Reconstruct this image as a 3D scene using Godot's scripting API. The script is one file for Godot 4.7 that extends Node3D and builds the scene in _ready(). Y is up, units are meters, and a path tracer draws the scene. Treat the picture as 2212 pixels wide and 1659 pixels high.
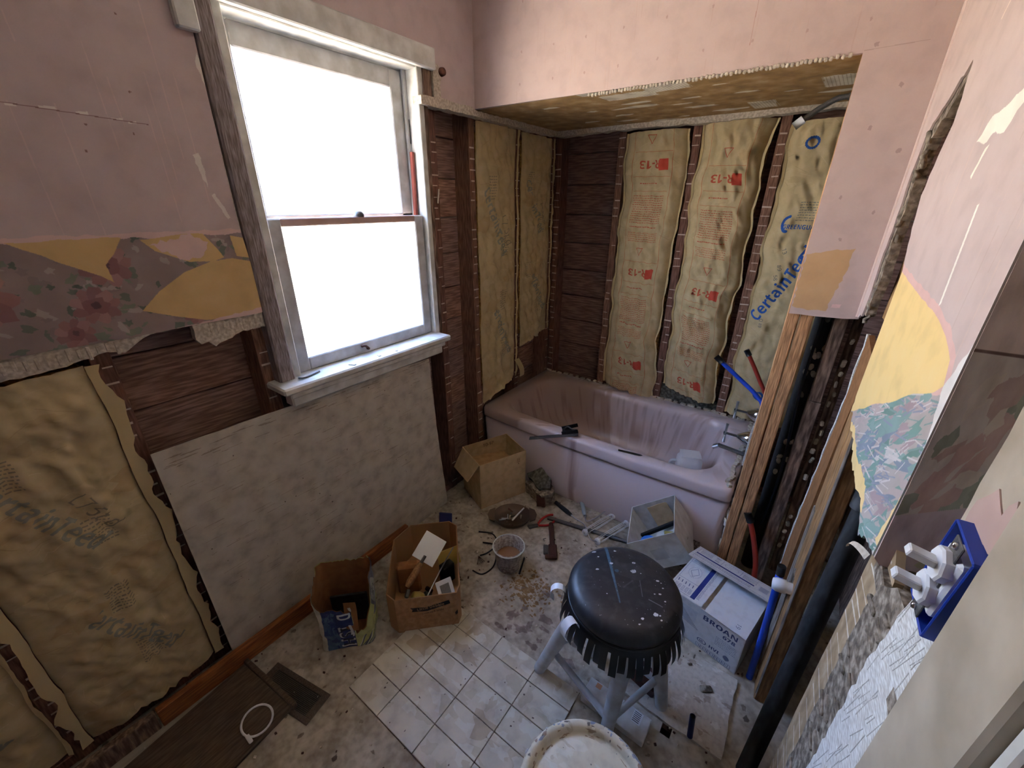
extends Node3D
# A gutted bathroom: y up, metres. Window wall at x = -1.46, tub alcove at the back (z = -1.71 ... -2.52), opened partition on the right.

var M := {}
var taken := {}
var rng := RandomNumberGenerator.new()
var fn := FastNoiseLite.new()
var font := SystemFont.new()
var bold := SystemFont.new()
var glyphs := {}
const RO := Vector3(.135, 0, -1.71)
const RU := Vector3(.05547, 0, .99846)
const RN := Vector3(-.99846, 0, .05547)

# ---------------------------------------------------------------- helpers: nodes
func numbered(called: String) -> String:
	var n: int = taken.get(called, 0)
	taken[called] = n + 1
	return called if n == 0 else "%s_%03d" % [called, n]

func thing(called: String, label: String, category: String, at := Vector3.ZERO, turn := 0.0, group := "") -> Node3D:
	var o := Node3D.new()
	o.name = numbered(called)
	add_child(o)
	o.position = at
	o.rotation.y = turn
	o.set_meta("label", label)
	o.set_meta("category", category)
	if group: o.set_meta("group", group)
	return o

func tag(o: Node3D, label: String, category: String, group := "") -> Node3D:
	o.set_meta("label", label)
	o.set_meta("category", category)
	if group: o.set_meta("group", group)
	return o

func struct(called: String, label := "") -> Node3D:
	var o := Node3D.new()
	o.name = numbered(called)
	add_child(o)
	o.set_meta("kind", "structure")
	if label: o.set_meta("label", label)
	return o

func S(smooth := false) -> SurfaceTool:
	var st := SurfaceTool.new()
	st.begin(Mesh.PRIMITIVE_TRIANGLES)
	st.set_smooth_group(0 if smooth else -1)
	return st

func obj(called: String, st: SurfaceTool, m: Material, parent: Node = self, label := "") -> MeshInstance3D:
	st.generate_normals()
	return put(called, st.commit(), m, parent, label)

func put(called: String, mesh: Mesh, m: Material, parent: Node = self, label := "") -> MeshInstance3D:
	var o := MeshInstance3D.new()
	o.mesh = mesh
	o.material_override = m
	o.name = numbered(called) if parent == self else called
	parent.add_child(o, true)
	if label: o.set_meta("label", label)
	return o

# ---------------------------------------------------------------- helpers: shapes
func quad(st: SurfaceTool, a: Vector3, b: Vector3, c: Vector3, d: Vector3) -> void:
	for p in [a, b, c, a, c, d]: st.add_vertex(p)

func quv(st: SurfaceTool, p: Array, uv := Rect2(0, 0, 1, 1)) -> void:   # four corners: upper left, upper right, lower right, lower left
	var t := [uv.position, uv.position + Vector2(uv.size.x, 0), uv.end, uv.position + Vector2(0, uv.size.y)]
	for k in [0, 1, 2, 0, 2, 3]:
		st.set_uv(t[k])
		st.add_vertex(p[k])

func xf(at := Vector3.ZERO, deg := Vector3.ZERO) -> Transform3D:
	return Transform3D(Basis.from_euler(deg * PI / 180.0), at)

func frame(at: Vector3, ex: Vector3, ey: Vector3) -> Transform3D:   # axes from two directions
	var x := ex.normalized()
	var z := x.cross(ey).normalized()
	return Transform3D(Basis(x, z.cross(x), z), at)

func box(st: SurfaceTool, t: Transform3D, s: Vector3, b := 0.0) -> void:
	var h := s / 2.0
	if b <= 0.0:
		var v := []
		for k in 8: v.append(t * Vector3(h.x if k & 1 else -h.x, h.y if k & 2 else -h.y, h.z if k & 4 else -h.z))
		for f in [[0, 1, 3, 2], [5, 4, 6, 7], [4, 0, 2, 6], [1, 5, 7, 3], [2, 3, 7, 6], [4, 5, 1, 0]]:
			quad(st, v[f[3]], v[f[2]], v[f[1]], v[f[0]])
		return
	b = minf(b, minf(h.x, minf(h.y, h.z)) * .9)
	var i := h - Vector3(b, b, b)
	var P := func(sx: float, sy: float, sz: float, ax: int) -> Vector3:
		var p := Vector3(sx * i.x, sy * i.y, sz * i.z)
		p[ax] = [sx, sy, sz][ax] * h[ax]
		return t * p
	for sg in [-1.0, 1.0]:
		quad(st, P.call(sg, -1, -1, 0), P.call(sg, -1, 1, 0), P.call(sg, 1, 1, 0), P.call(sg, 1, -1, 0))
		quad(st, P.call(-1, sg, -1, 1), P.call(-1, sg, 1, 1), P.call(1, sg, 1, 1), P.call(1, sg, -1, 1))
		quad(st, P.call(-1, -1, sg, 2), P.call(-1, 1, sg, 2), P.call(1, 1, sg, 2), P.call(1, -1, sg, 2))
		for sh in [-1.0, 1.0]:
			quad(st, P.call(sg, sh, -1, 0), P.call(sg, sh, 1, 0), P.call(sg, sh, 1, 1), P.call(sg, sh, -1, 1))
			quad(st, P.call(sg, -1, sh, 0), P.call(sg, 1, sh, 0), P.call(sg, 1, sh, 2), P.call(sg, -1, sh, 2))
			quad(st, P.call(-1, sg, sh, 1), P.call(1, sg, sh, 1), P.call(1, sg, sh, 2), P.call(-1, sg, sh, 2))
			for sk in [-1.0, 1.0]:
				for ax in 3: st.add_vertex(P.call(sg, sh, sk, ax))

func bx(a: Vector3, c: Vector3, b := .002) -> SurfaceTool:   # a box between two corners
	var st := S()
	box(st, Transform3D(Basis(), (a + c) / 2), (c - a).abs(), b)
	return st

func mid(a: Vector3, c: Vector3, w: float, d: float, up := Vector3.UP, b := .002) -> SurfaceTool:   # a bar from a to c, w wide, d deep along up
	var st := S()
	box(st, frame((a + c) / 2, c - a, up), Vector3(a.distance_to(c), d, w), b)
	return st

func tube(st: SurfaceTool, pts: Array, r, n := 10, caps := true) -> void:
	var k := pts.size()
	var tang: Vector3 = (pts[1] - pts[0]).normalized()
	var nrm := tang.cross(Vector3.UP if absf(tang.y) < .9 else Vector3.RIGHT).normalized()
	var rings := []
	for j in k:
		var t2: Vector3 = (pts[mini(j + 1, k - 1)] - pts[maxi(j - 1, 0)]).normalized()
		nrm = (nrm - t2 * nrm.dot(t2)).normalized()
		var bi := t2.cross(nrm)
		var rr: float = r[j] if r is Array else r
		var ring := []
		for a in n: ring.append(pts[j] + (nrm * cos(TAU * a / n) + bi * sin(TAU * a / n)) * rr)
		rings.append(ring)
	for j in k - 1:
		for a in n:
			var a2 := (a + 1) % n
			quad(st, rings[j][a], rings[j + 1][a], rings[j + 1][a2], rings[j][a2])
	if caps:
		for e in [0, k - 1]:
			for a in range(1, n - 1):
				st.add_vertex(rings[e][0])
				st.add_vertex(rings[e][a if e else a + 1])
				st.add_vertex(rings[e][a + 1 if e else a])

func rod(pts: Array, r, n := 10) -> SurfaceTool:
	var st := S(true)
	tube(st, pts, r, n)
	return st

func lathe(st: SurfaceTool, prof: Array, n := 24, t := Transform3D()) -> void:
	for j in prof.size() - 1:
		var p: Vector2 = prof[j]
		var q: Vector2 = prof[j + 1]
		for a in n:
			var c := Vector2.from_angle(TAU * a / n)
			var d := Vector2.from_angle(TAU * (a + 1) / n)
			quad(st, t * Vector3(c.x * p.x, p.y, c.y * p.x), t * Vector3(c.x * q.x, q.y, c.y * q.x), t * Vector3(d.x * q.x, q.y, d.y * q.x), t * Vector3(d.x * p.x, p.y, d.y * p.x))

func grid(st: SurfaceTool, nu: int, nv: int, f: Callable) -> void:
	var p := []
	for j in nv + 1:
		for i in nu + 1: p.append(f.call(float(i) / nu, float(j) / nv))
	for j in nv:
		for i in nu:
			for k in [[0, 0], [0, 1], [1, 1], [0, 0], [1, 1], [1, 0]]:
				st.set_uv(Vector2(float(i + k[0]) / nu, float(j + k[1]) / nv))
				st.add_vertex(p[(j + k[1]) * (nu + 1) + i + k[0]])

func prism(st: SurfaceTool, pts: PackedVector2Array, t: Transform3D, depth: float, uv := Rect2(0, 0, 1, 1)) -> void:
	# face at local z = 0, body behind it to z = -depth; uv maps the face from that rectangle (y up)
	var clean := PackedVector2Array()
	for p in pts:
		if clean.is_empty() or p.distance_to(clean[-1]) > .0004: clean.append(p)
	if clean[0].distance_to(clean[-1]) < .0004: clean.remove_at(clean.size() - 1)
	pts = clean
	var ix := Geometry2D.triangulate_polygon(pts)
	if ix.is_empty(): print("no triangles: ", pts)
	for z in [0.0, -depth]:
		for k in ix:
			var p := pts[k]
			st.set_uv(Vector2((p.x - uv.position.x) / uv.size.x, 1.0 - (p.y - uv.position.y) / uv.size.y))
			st.add_vertex(t * Vector3(p.x, p.y, z))
	for k in pts.size():
		var a := pts[k]
		var b := pts[(k + 1) % pts.size()]
		st.set_uv(Vector2((a.x - uv.position.x) / uv.size.x, 1.0 - (a.y - uv.position.y) / uv.size.y))
		quad(st, t * Vector3(a.x, a.y, 0), t * Vector3(b.x, b.y, 0), t * Vector3(b.x, b.y, -depth), t * Vector3(a.x, a.y, -depth))

func pv(a: Array) -> PackedVector2Array:
	var o := PackedVector2Array()
	for k in range(0, a.size(), 2): o.append(Vector2(a[k], a[k + 1]))
	return o

func ragged(a: PackedVector2Array, step: float, amp: float, closed := false) -> PackedVector2Array:   # the same line with torn edges
	var o := PackedVector2Array()
	var n := a.size() if closed else a.size() - 1
	for k in n:
		var p := a[k]
		var q := a[(k + 1) % a.size()]
		var m := maxi(1, int(p.distance_to(q) / step))
		var w := (q - p).orthogonal().normalized()
		for j in m:
			o.append(p.lerp(q, float(j) / m) + w * rng.randf_range(-amp, amp) * (1.0 if j else .3))
	if not closed: o.append(a[-1])
	return o

func spline(p: Array, n := 6) -> Array:
	var o := []
	for k in p.size() - 1:
		var a: Vector3 = p[maxi(k - 1, 0)]
		var d: Vector3 = p[mini(k + 2, p.size() - 1)]
		for j in n: o.append(p[k].cubic_interpolate(p[k + 1], a, d, float(j) / n))
	o.append(p[-1])
	return o

func RW(s: float, y: float, off := 0.0) -> Vector3:   # a point of the right wall: s along it from the alcove corner, off behind its face
	return RO + RU * s + Vector3(0, y, 0) - RN * off

func RT(off := 0.0) -> Transform3D:   # its frame: local x = s mirrored so that the face looks into the room
	return Transform3D(Basis(RU, Vector3.UP, RN), RO - RN * off)

# ---------------------------------------------------------------- helpers: pictures
func pic(w: int, h: int, c: Color) -> Image:
	var i := Image.create(w, h, false, Image.FORMAT_RGBA8)
	i.fill(c)
	return i

func fill(img: Image, p: PackedVector2Array, c: Color) -> void:   # a filled polygon in pixels
	var lo := INF
	var hi := -INF
	for q in p:
		lo = minf(lo, q.y)
		hi = maxf(hi, q.y)
	for y in range(maxi(0, floori(lo)), mini(img.get_height(), ceili(hi) + 1)):
		var xs := []
		for k in p.size():
			var a := p[k]
			var b := p[(k + 1) % p.size()]
			if (a.y <= y + .5) != (b.y <= y + .5): xs.append(a.x + (y + .5 - a.y) / (b.y - a.y) * (b.x - a.x))
		xs.sort()
		for k in range(0, xs.size() - 1, 2):
			var x0 := roundi(xs[k])
			img.fill_rect(Rect2i(x0, y, maxi(1, roundi(xs[k + 1]) - x0), 1), c)

func blob(img: Image, x: float, y: float, rx: float, ry: float, c: Color, rough := .15, n := 14, turn := 0.0) -> void:
	var p := PackedVector2Array()
	for k in n:
		var a := TAU * k / n
		var r := 1.0 + rng.randf_range(-rough, rough)
		p.append(Vector2(x, y) + Vector2(cos(a) * rx, sin(a) * ry).rotated(turn) * r)
	fill(img, p, c)

func line(img: Image, a: Vector2, b: Vector2, w: float, c: Color) -> void:
	var n := (b - a).orthogonal().normalized() * w / 2
	fill(img, PackedVector2Array([a + n, b + n, b - n, a - n]), c)

func text(img: Image, s: String, at: Vector2, h: float, c: Color, ang := 0.0, heavy := false, wide := 1.0) -> void:
	# prints letters h pixels high, centred at a point
	var key := s + str(heavy)
	if not glyphs.has(key):
		var tm := TextMesh.new()
		tm.text = s
		tm.font = bold if heavy else font
		tm.font_size = 48
		tm.depth = .01
		tm.pixel_size = .01
		var ar := tm.surface_get_arrays(0)
		var v: PackedVector3Array = ar[Mesh.ARRAY_VERTEX]
		var ix: PackedInt32Array = ar[Mesh.ARRAY_INDEX] if ar[Mesh.ARRAY_INDEX] != null else PackedInt32Array(range(v.size()))
		var o := PackedVector2Array()
		for k in range(0, ix.size(), 3):
			if v[ix[k]].z > .004 and v[ix[k + 1]].z > .004 and v[ix[k + 2]].z > .004:
				for j in 3: o.append(Vector2(v[ix[k + j]].x, v[ix[k + j]].y))
		glyphs[key] = o
	var g: PackedVector2Array = glyphs[key]
	if g.is_empty(): return
	var lo := g[0]
	var hi := g[0]
	for p in g:
		lo = lo.min(p)
		hi = hi.max(p)
	var m := (lo + hi) / 2
	var k2 := h / maxf(hi.y - lo.y, .001)
	for k in range(0, g.size(), 3):
		var t := PackedVector2Array()
		for j in 3:
			var q := g[k + j] - m
			t.append(at + Vector2(q.x * k2 * wide, -q.y * k2).rotated(ang))
		fill(img, t, c)

func scribble(img: Image, r: Rect2, rows: int, c: Color) -> void:   # small print too fine to read
	for j in rows:
		var y := r.position.y + r.size.y * (j + .5) / rows
		var x := r.position.x
		while x < r.end.x - 4:
			var w := rng.randf_range(3, 14)
			img.fill_rect(Rect2i(int(x), int(y), int(minf(w, r.end.x - x)), maxi(1, int(r.size.y / rows * .42))), c)
			x += w + rng.randf_range(2, 4)

var mottles := []
func mottle(img: Image, dark := .22, coarse := true) -> void:   # grime: patches of irregular tone laid over a picture
	if mottles.is_empty():
		for k in 2:
			fn.seed = 71 + k
			fn.noise_type = FastNoiseLite.TYPE_SIMPLEX_SMOOTH
			fn.frequency = [.012, .06][k]
			fn.fractal_octaves = 5
			mottles.append(fn.get_seamless_image(512, 512).get_data())
	var src: PackedByteArray = mottles[0 if coarse else 1]
	var b := PackedByteArray()
	b.resize(512 * 512 * 4)
	for k in 512 * 512:
		var v: int = src[k] - 128
		b[k * 4] = 62 if v < 0 else 255
		b[k * 4 + 1] = 52 if v < 0 else 250
		b[k * 4 + 2] = 44 if v < 0 else 240
		b[k * 4 + 3] = mini(255, int(absi(v) * 2 * dark))
	var ov := Image.create_from_data(512, 512, false, Image.FORMAT_RGBA8, b)
	for y in range(0, img.get_height(), 512):
		for x in range(0, img.get_width(), 512): img.blend_rect(ov, Rect2i(0, 0, 512, 512), Vector2i(x, y))

# ---------------------------------------------------------------- helpers: materials
func mat(key: String, c: Color, rough := .85, tex: Texture2D = null, scale := Vector3.ONE, metal := 0.0) -> StandardMaterial3D:
	var m := StandardMaterial3D.new()
	m.resource_name = key
	m.albedo_color = c
	m.roughness = rough
	m.metallic = metal
	m.cull_mode = BaseMaterial3D.CULL_DISABLED
	if tex:
		m.albedo_texture = tex
		m.uv1_triplanar = true
		m.uv1_world_triplanar = true
		m.uv1_scale = scale
	M[key] = m
	return m

func printed(key: String, img: Image, rough := .85) -> StandardMaterial3D:
	var m := StandardMaterial3D.new()
	m.resource_name = key
	m.albedo_texture = ImageTexture.create_from_image(img)
	m.texture_repeat = false
	m.roughness = rough
	m.cull_mode = BaseMaterial3D.CULL_DISABLED
	M[key] = m
	return m

func ntex(sd: int, freq: float, lo: Color, hi: Color, oct := 5, cut := -1.0) -> NoiseTexture2D:
	var n := FastNoiseLite.new()
	n.seed = sd
	n.frequency = freq
	n.fractal_octaves = oct
	var t := NoiseTexture2D.new()
	t.width = 256
	t.height = 256
	t.seamless = true
	t.noise = n
	var g := Gradient.new()
	g.set_color(0, lo)
	g.set_color(1, hi)
	g.set_offset(0, .22)
	g.set_offset(1, .78)
	if cut > 0: g.set_offset(0, cut)
	t.color_ramp = g
	return t

func rough_bump(m: StandardMaterial3D, sd: int, freq: float, k: float) -> StandardMaterial3D:
	var n := FastNoiseLite.new()
	n.seed = sd
	n.frequency = freq
	n.fractal_octaves = 4
	var t := NoiseTexture2D.new()
	t.width = 256
	t.height = 256
	t.seamless = true
	t.as_normal_map = true
	t.bump_strength = 6.0
	t.noise = n
	m.normal_enabled = true
	m.normal_texture = t
	m.normal_scale = k
	return m

# ================================================================ the scene
func _ready() -> void:
	rng.seed = 20241
	font.font_names = PackedStringArray(["Droid Sans"])
	bold.font_names = PackedStringArray(["Droid Sans"])
	bold.font_weight = 800
	camera_and_light()
	materials()
	floor_and_shell()
	left_wall()
	window()
	back_wall()
	soffit()
	right_wall()
	insulation()
	tub()
	plumbing()
	leaning_things()
	boxes()
	stool()
	floor_clutter()
	tools()
	switch_box()
	debris()

func camera_and_light() -> void:
	var cam := Camera3D.new()
	cam.name = "camera"
	cam.fov = 86.13
	cam.near = .02
	cam.position = Vector3(0, 1.6, 0)
	cam.basis = Basis.from_euler(Vector3(deg_to_rad(-23.7), deg_to_rad(36), deg_to_rad(.2)), EULER_ORDER_YXZ)
	add_child(cam)
	var sky := ProceduralSkyMaterial.new()
	sky.sky_top_color = Color(.52, .67, .93)
	sky.sky_horizon_color = Color(.96, .98, 1)
	sky.sky_curve = .2
	sky.ground_bottom_color = Color(.60, .58, .54)
	sky.ground_horizon_color = Color(.68, .66, .62)
	sky.sky_energy_multiplier = 1.0
	var env := Environment.new()
	env.background_mode = Environment.BG_SKY
	env.sky = Sky.new()
	env.sky.sky_material = sky
	env.background_energy_multiplier = 7.2
	env.tonemap_mode = Environment.TONE_MAPPER_LINEAR
	env.tonemap_exposure = 4.35
	env.sdfgi_enabled = true
	env.ssao_enabled = true
	env.ssil_enabled = true
	var we := WorldEnvironment.new()
	we.name = "environment"
	we.environment = env
	add_child(we)
	var sun := DirectionalLight3D.new()
	sun.name = "sun"
	sun.light_color = Color(1, .96, .90)
	sun.light_energy = 30.0
	sun.light_angular_distance = .6
	sun.shadow_enabled = true
	add_child(sun)
	sun.look_at_from_position(Vector3.ZERO, Vector3(-.12, -.85, -.5))

func materials() -> void:
	var soft := ntex(3, .02, Color(.87, .86, .84), Color(1, 1, 1))
	var fine := ntex(5, .09, Color(.82, .8, .78), Color(1, 1, 1))
	var grain := ntex(9, .05, Color(.70, .67, .64), Color(1, 1, 1), 4)
	var blotch := ntex(12, .03, Color(.55, .52, .5), Color(1, 1, 1), 5)
	mat("plank_x", Color(.60, .475, .435), .9, grain, Vector3(.6, 7, 3))
	mat("plank_z", Color(.66, .535, .49), .9, grain, Vector3(3, 7, .6))
	mat("plank_z2", Color(.70, .55, .48), .9, grain, Vector3(3, 6, .7))
	mat("plank_x2", Color(.57, .455, .42), .9, grain, Vector3(.7, 6, 3))
	mat("stud", Color(.60, .45, .37), .9, grain, Vector3(9, .9, 9))
	mat("stud2", Color(.55, .40, .34), .9, grain, Vector3(8, .8, 8))
	mat("new_wood", Color(.86, .66, .47), .75, grain, Vector3(12, .8, 12))
	mat("old_wood", Color(.60, .50, .43), .9, blotch, Vector3(8, 1.2, 8))
	mat("grey_wood", Color(.66, .62, .57), .9, blotch, Vector3(9, 1.0, 9))
	mat("weathered", Color(.64, .60, .60), .9, grain, Vector3(14, 1.3, 14))
	mat("orange_wood", Color(.66, .40, .20), .75, grain, Vector3(8, 8, .7))
	mat("tan_wood", Color(.72, .55, .36), .8, grain, Vector3(7, .8, 7))
	rough_bump(mat("plaster", Color(.84, .80, .73), .95, fine, Vector3(3, 3, 3)), 21, .05, .3)
	rough_bump(mat("plaster_white", Color(.93, .93, .91), .95, fine, Vector3(2, 9, 2)), 22, .04, .5)
	rough_bump(mat("plaster_grey", Color(.68, .63, .56), .95, blotch, Vector3(5, 5, 5)), 23, .05, .5)
	mat("residue", Color(.82, .74, .68), .95)
	mat("pink", Color(.82, .70, .66), .7, soft, Vector3(.9, .9, .9))
	mat("ceiling_paint", Color(.93, .92, .89), .8)
	mat("white_paint", Color(.88, .88, .86), .5, soft, Vector3(2, 2, 2))
	mat("sash_paint", Color(.80, .80, .80), .55, soft, Vector3(2, 2, 2))
	mat("beige_trim", Color(.76, .71, .63), .45, soft, Vector3(1.5, 1.5, 1.5))
	mat("kraft_back", Color(.62, .52, .37), .9, soft, Vector3(3, 3, 3))
	mat("wool", Color(.84, .66, .34), 1.0, blotch, Vector3(6, 6, 6))
	mat("cardboard", Color(.82, .72, .56), .85, soft, Vector3(3, 3, 3))
	mat("cardboard_in", Color(.74, .61, .44), .9, soft, Vector3(3, 3, 3))
	mat("white_card", Color(.88, .88, .87), .7, soft, Vector3(3, 3, 3))
	mat("black_plastic", Color(.07, .07, .075), .45)
	mat("abs", Color(.20, .21, .22), .6, blotch, Vector3(7, 2, 7))
	mat("iron", Color(.16, .165, .17), .7, blotch, Vector3(8, 3, 8))
	mat("rust", Color(.36, .22, .17), .85, fine, Vector3(8, 8, 8), .2)
	mat("steel", Color(.72, .74, .76), .3, null, Vector3.ONE, .95)
	mat("dull_steel", Color(.46, .46, .46), .5, fine, Vector3(9, 9, 9), .7)
	mat("chrome", Color(.86, .88, .9), .14, null, Vector3.ONE, 1.0)
	mat("pex_blue", Color(.10, .30, .80), .4)
	mat("pex_red", Color(.62, .20, .15), .45)
	mat("white_plastic", Color(.9, .91, .92), .35)
	mat("box_blue", Color(.07, .22, .62), .45)
	mat("red_grip", Color(.70, .13, .12), .4)
	mat("black", Color(.035, .035, .04), .7)
	mat("stool_paint", Color(.80, .82, .84), .4, soft, Vector3(3, 3, 3))
	mat("vinyl", Color(.10, .10, .11), .38, fine, Vector3(6, 6, 6))
	mat("tarpaper", Color(.46, .47, .43), .95, blotch, Vector3(5, 5, 5))
	mat("dark_board", Color(.42, .35, .28), .6, grain, Vector3(7, 7, 1))
	mat("grille", Color(.42, .37, .33), .5, fine, Vector3(5, 5, 5), .5)
	mat("paint_red", Color(.62, .30, .24), .6)
	mat("glass_cloud", Color(.8, .82, .8), .3)
	mat("navy", Color(.10, .13, .22), .5)
	mat("earth", Color(.62, .60, .56), .95, blotch, Vector3(.3, .3, .3))
	mat("siding", Color(.75, .73, .7), .8)
	mat("sliver", Color(.86, .82, .76), .9)
	mat("yellow_plastic", Color(.80, .70, .38), .5)
	mat("brown_paper", Color(.62, .43, .26), .9, soft, Vector3(4, 4, 4))
	var g := StandardMaterial3D.new()
	g.resource_name = "pane_glass"
	g.transparency = BaseMaterial3D.TRANSPARENCY_ALPHA
	g.albedo_color = Color(.95, .98, 1, .06)
	g.roughness = .03
	M["pane"] = g

# ================================================================ setting
func floor_and_shell() -> void:
	# the ground outside, in the sun
	var gr := struct("ground", "sunlit bare ground outside the window")
	obj("earth_surface", bx(Vector3(-30, -.75, -22), Vector3(-1.7, -.65, 22), 0), M.earth, gr)
	# floor: dusty subfloor with a cut hole
	var W := 1100
	var H := 1300
	var img := pic(W, H, Color(.69, .65, .58))
	var px := func(x: float, z: float) -> Vector2: return Vector2((x + 1.65) / 2.2 * W, (z + 2.65) / 2.6 * H)
	for k in 700:
		var c := Color(.36, .31, .26).lerp(Color(.6, .55, .48), rng.randf())
		blob(img, rng.randf() * W, rng.randf() * H, rng.randf_range(1, 6), rng.randf_range(1, 5), c, .5, 7)
	for k in 60:
		blob(img, rng.randf() * W, rng.randf() * H, rng.randf_range(6, 22), rng.randf_range(4, 14), Color(.60, .555, .48) if k % 2 else Color(.77, .73, .66), .5, 12)
	for k in 26:   # dark wear by the stool and under the pipes
		var p: Vector2 = px.call(rng.randf_range(-.75, -.4), rng.randf_range(-1.2, -.9))
		blob(img, p.x, p.y, rng.randf_range(3, 16), rng.randf_range(3, 10), Color(.52, .46, .42), .5, 10)
	var q: Vector2 = px.call(-.72, -1.12)
	for k in 240:   # rust-brown spatter beside the small pail
		var d := Vector2(rng.randfn(0, 26), rng.randfn(0, 24))
		blob(img, q.x + d.x, q.y + d.y, rng.randf_range(1, 5), rng.randf_range(1, 4), Color(.52, .40, .24), .4, 6)
	mottle(img, .32)
	mottle(img, .25, false)
	printed("floor_print", img, .9)
	var f := struct("floor", "dusty grey beige subfloor strewn with crumbs")
	var st := S()
	var hx := [-.062, -.030]
	var hz := [-.958, -.922]
	for r in [[-1.75, hx[0], -2.75, 1.3], [hx[1], .55, -2.75, 1.3], [hx[0], hx[1], -2.75, hz[0]], [hx[0], hx[1], hz[1], 1.3]]:
		var t := func(x: float, z: float) -> Vector2:
			var v: Vector2 = px.call(x, z)
			return Vector2(v.x / W, v.y / H)
		var c4 := [Vector3(r[0], 0, r[2]), Vector3(r[1], 0, r[2]), Vector3(r[1], 0, r[3]), Vector3(r[0], 0, r[3])]
		for k in [0, 1, 2, 0, 2, 3]:
			st.set_uv(t.call(c4[k].x, c4[k].z))
			st.add_vertex(c4[k])
	obj("floor_surface", st, M.floor_print, f)
	st = S()
	for r in [[-1.75, hx[0], -2.75, 1.3], [hx[1], .55, -2.75, 1.3], [hx[0], hx[1], -2.75, hz[0]], [hx[0], hx[1], hz[1], 1.3]]:
		box(st, Transform3D(Basis(), Vector3((r[0] + r[1]) / 2, -.0155, (r[2] + r[3]) / 2)), Vector3(r[1] - r[0], .028, r[3] - r[2]))
	obj("subfloor", st, M.old_wood, f)
	obj("crawl_space", bx(Vector3(-1.75, -.30, -2.75), Vector3(.55, -.26, 1.3), 0), M.earth, f)
	var c := struct("ceiling")
	obj("ceiling_board", bx(Vector3(-1.75, 2.46, -2.75), Vector3(.6, 2.5, 1.3), 0), M.ceiling_paint, c)
	var w := struct("wall_front")
	obj("wall_board", bx(Vector3(-1.75, -.3, 1.15), Vector3(.6, 2.5, 1.3), 0), M.pink, w)

func residue(parent: Node3D, at: Callable, y0: float, y1: float, w: float, seed_: int) -> void:
	# smears of old plaster left between the laths on a stud face
	var r := RandomNumberGenerator.new()
	r.seed = seed_
	var st := S()
	var y := y0
	while y < y1:
		if r.randf() < .72:
			var k := r.randf_range(.45, 1.0)
			box(st, at.call(y, r.randf_range(-.5, .5) * w * (1 - k)), Vector3(w * k, r.randf_range(.003, .007), .003))
		y += .0435 + r.randf_range(-.006, .006)
	obj("plaster_residue", st, M.residue, parent)

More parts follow.
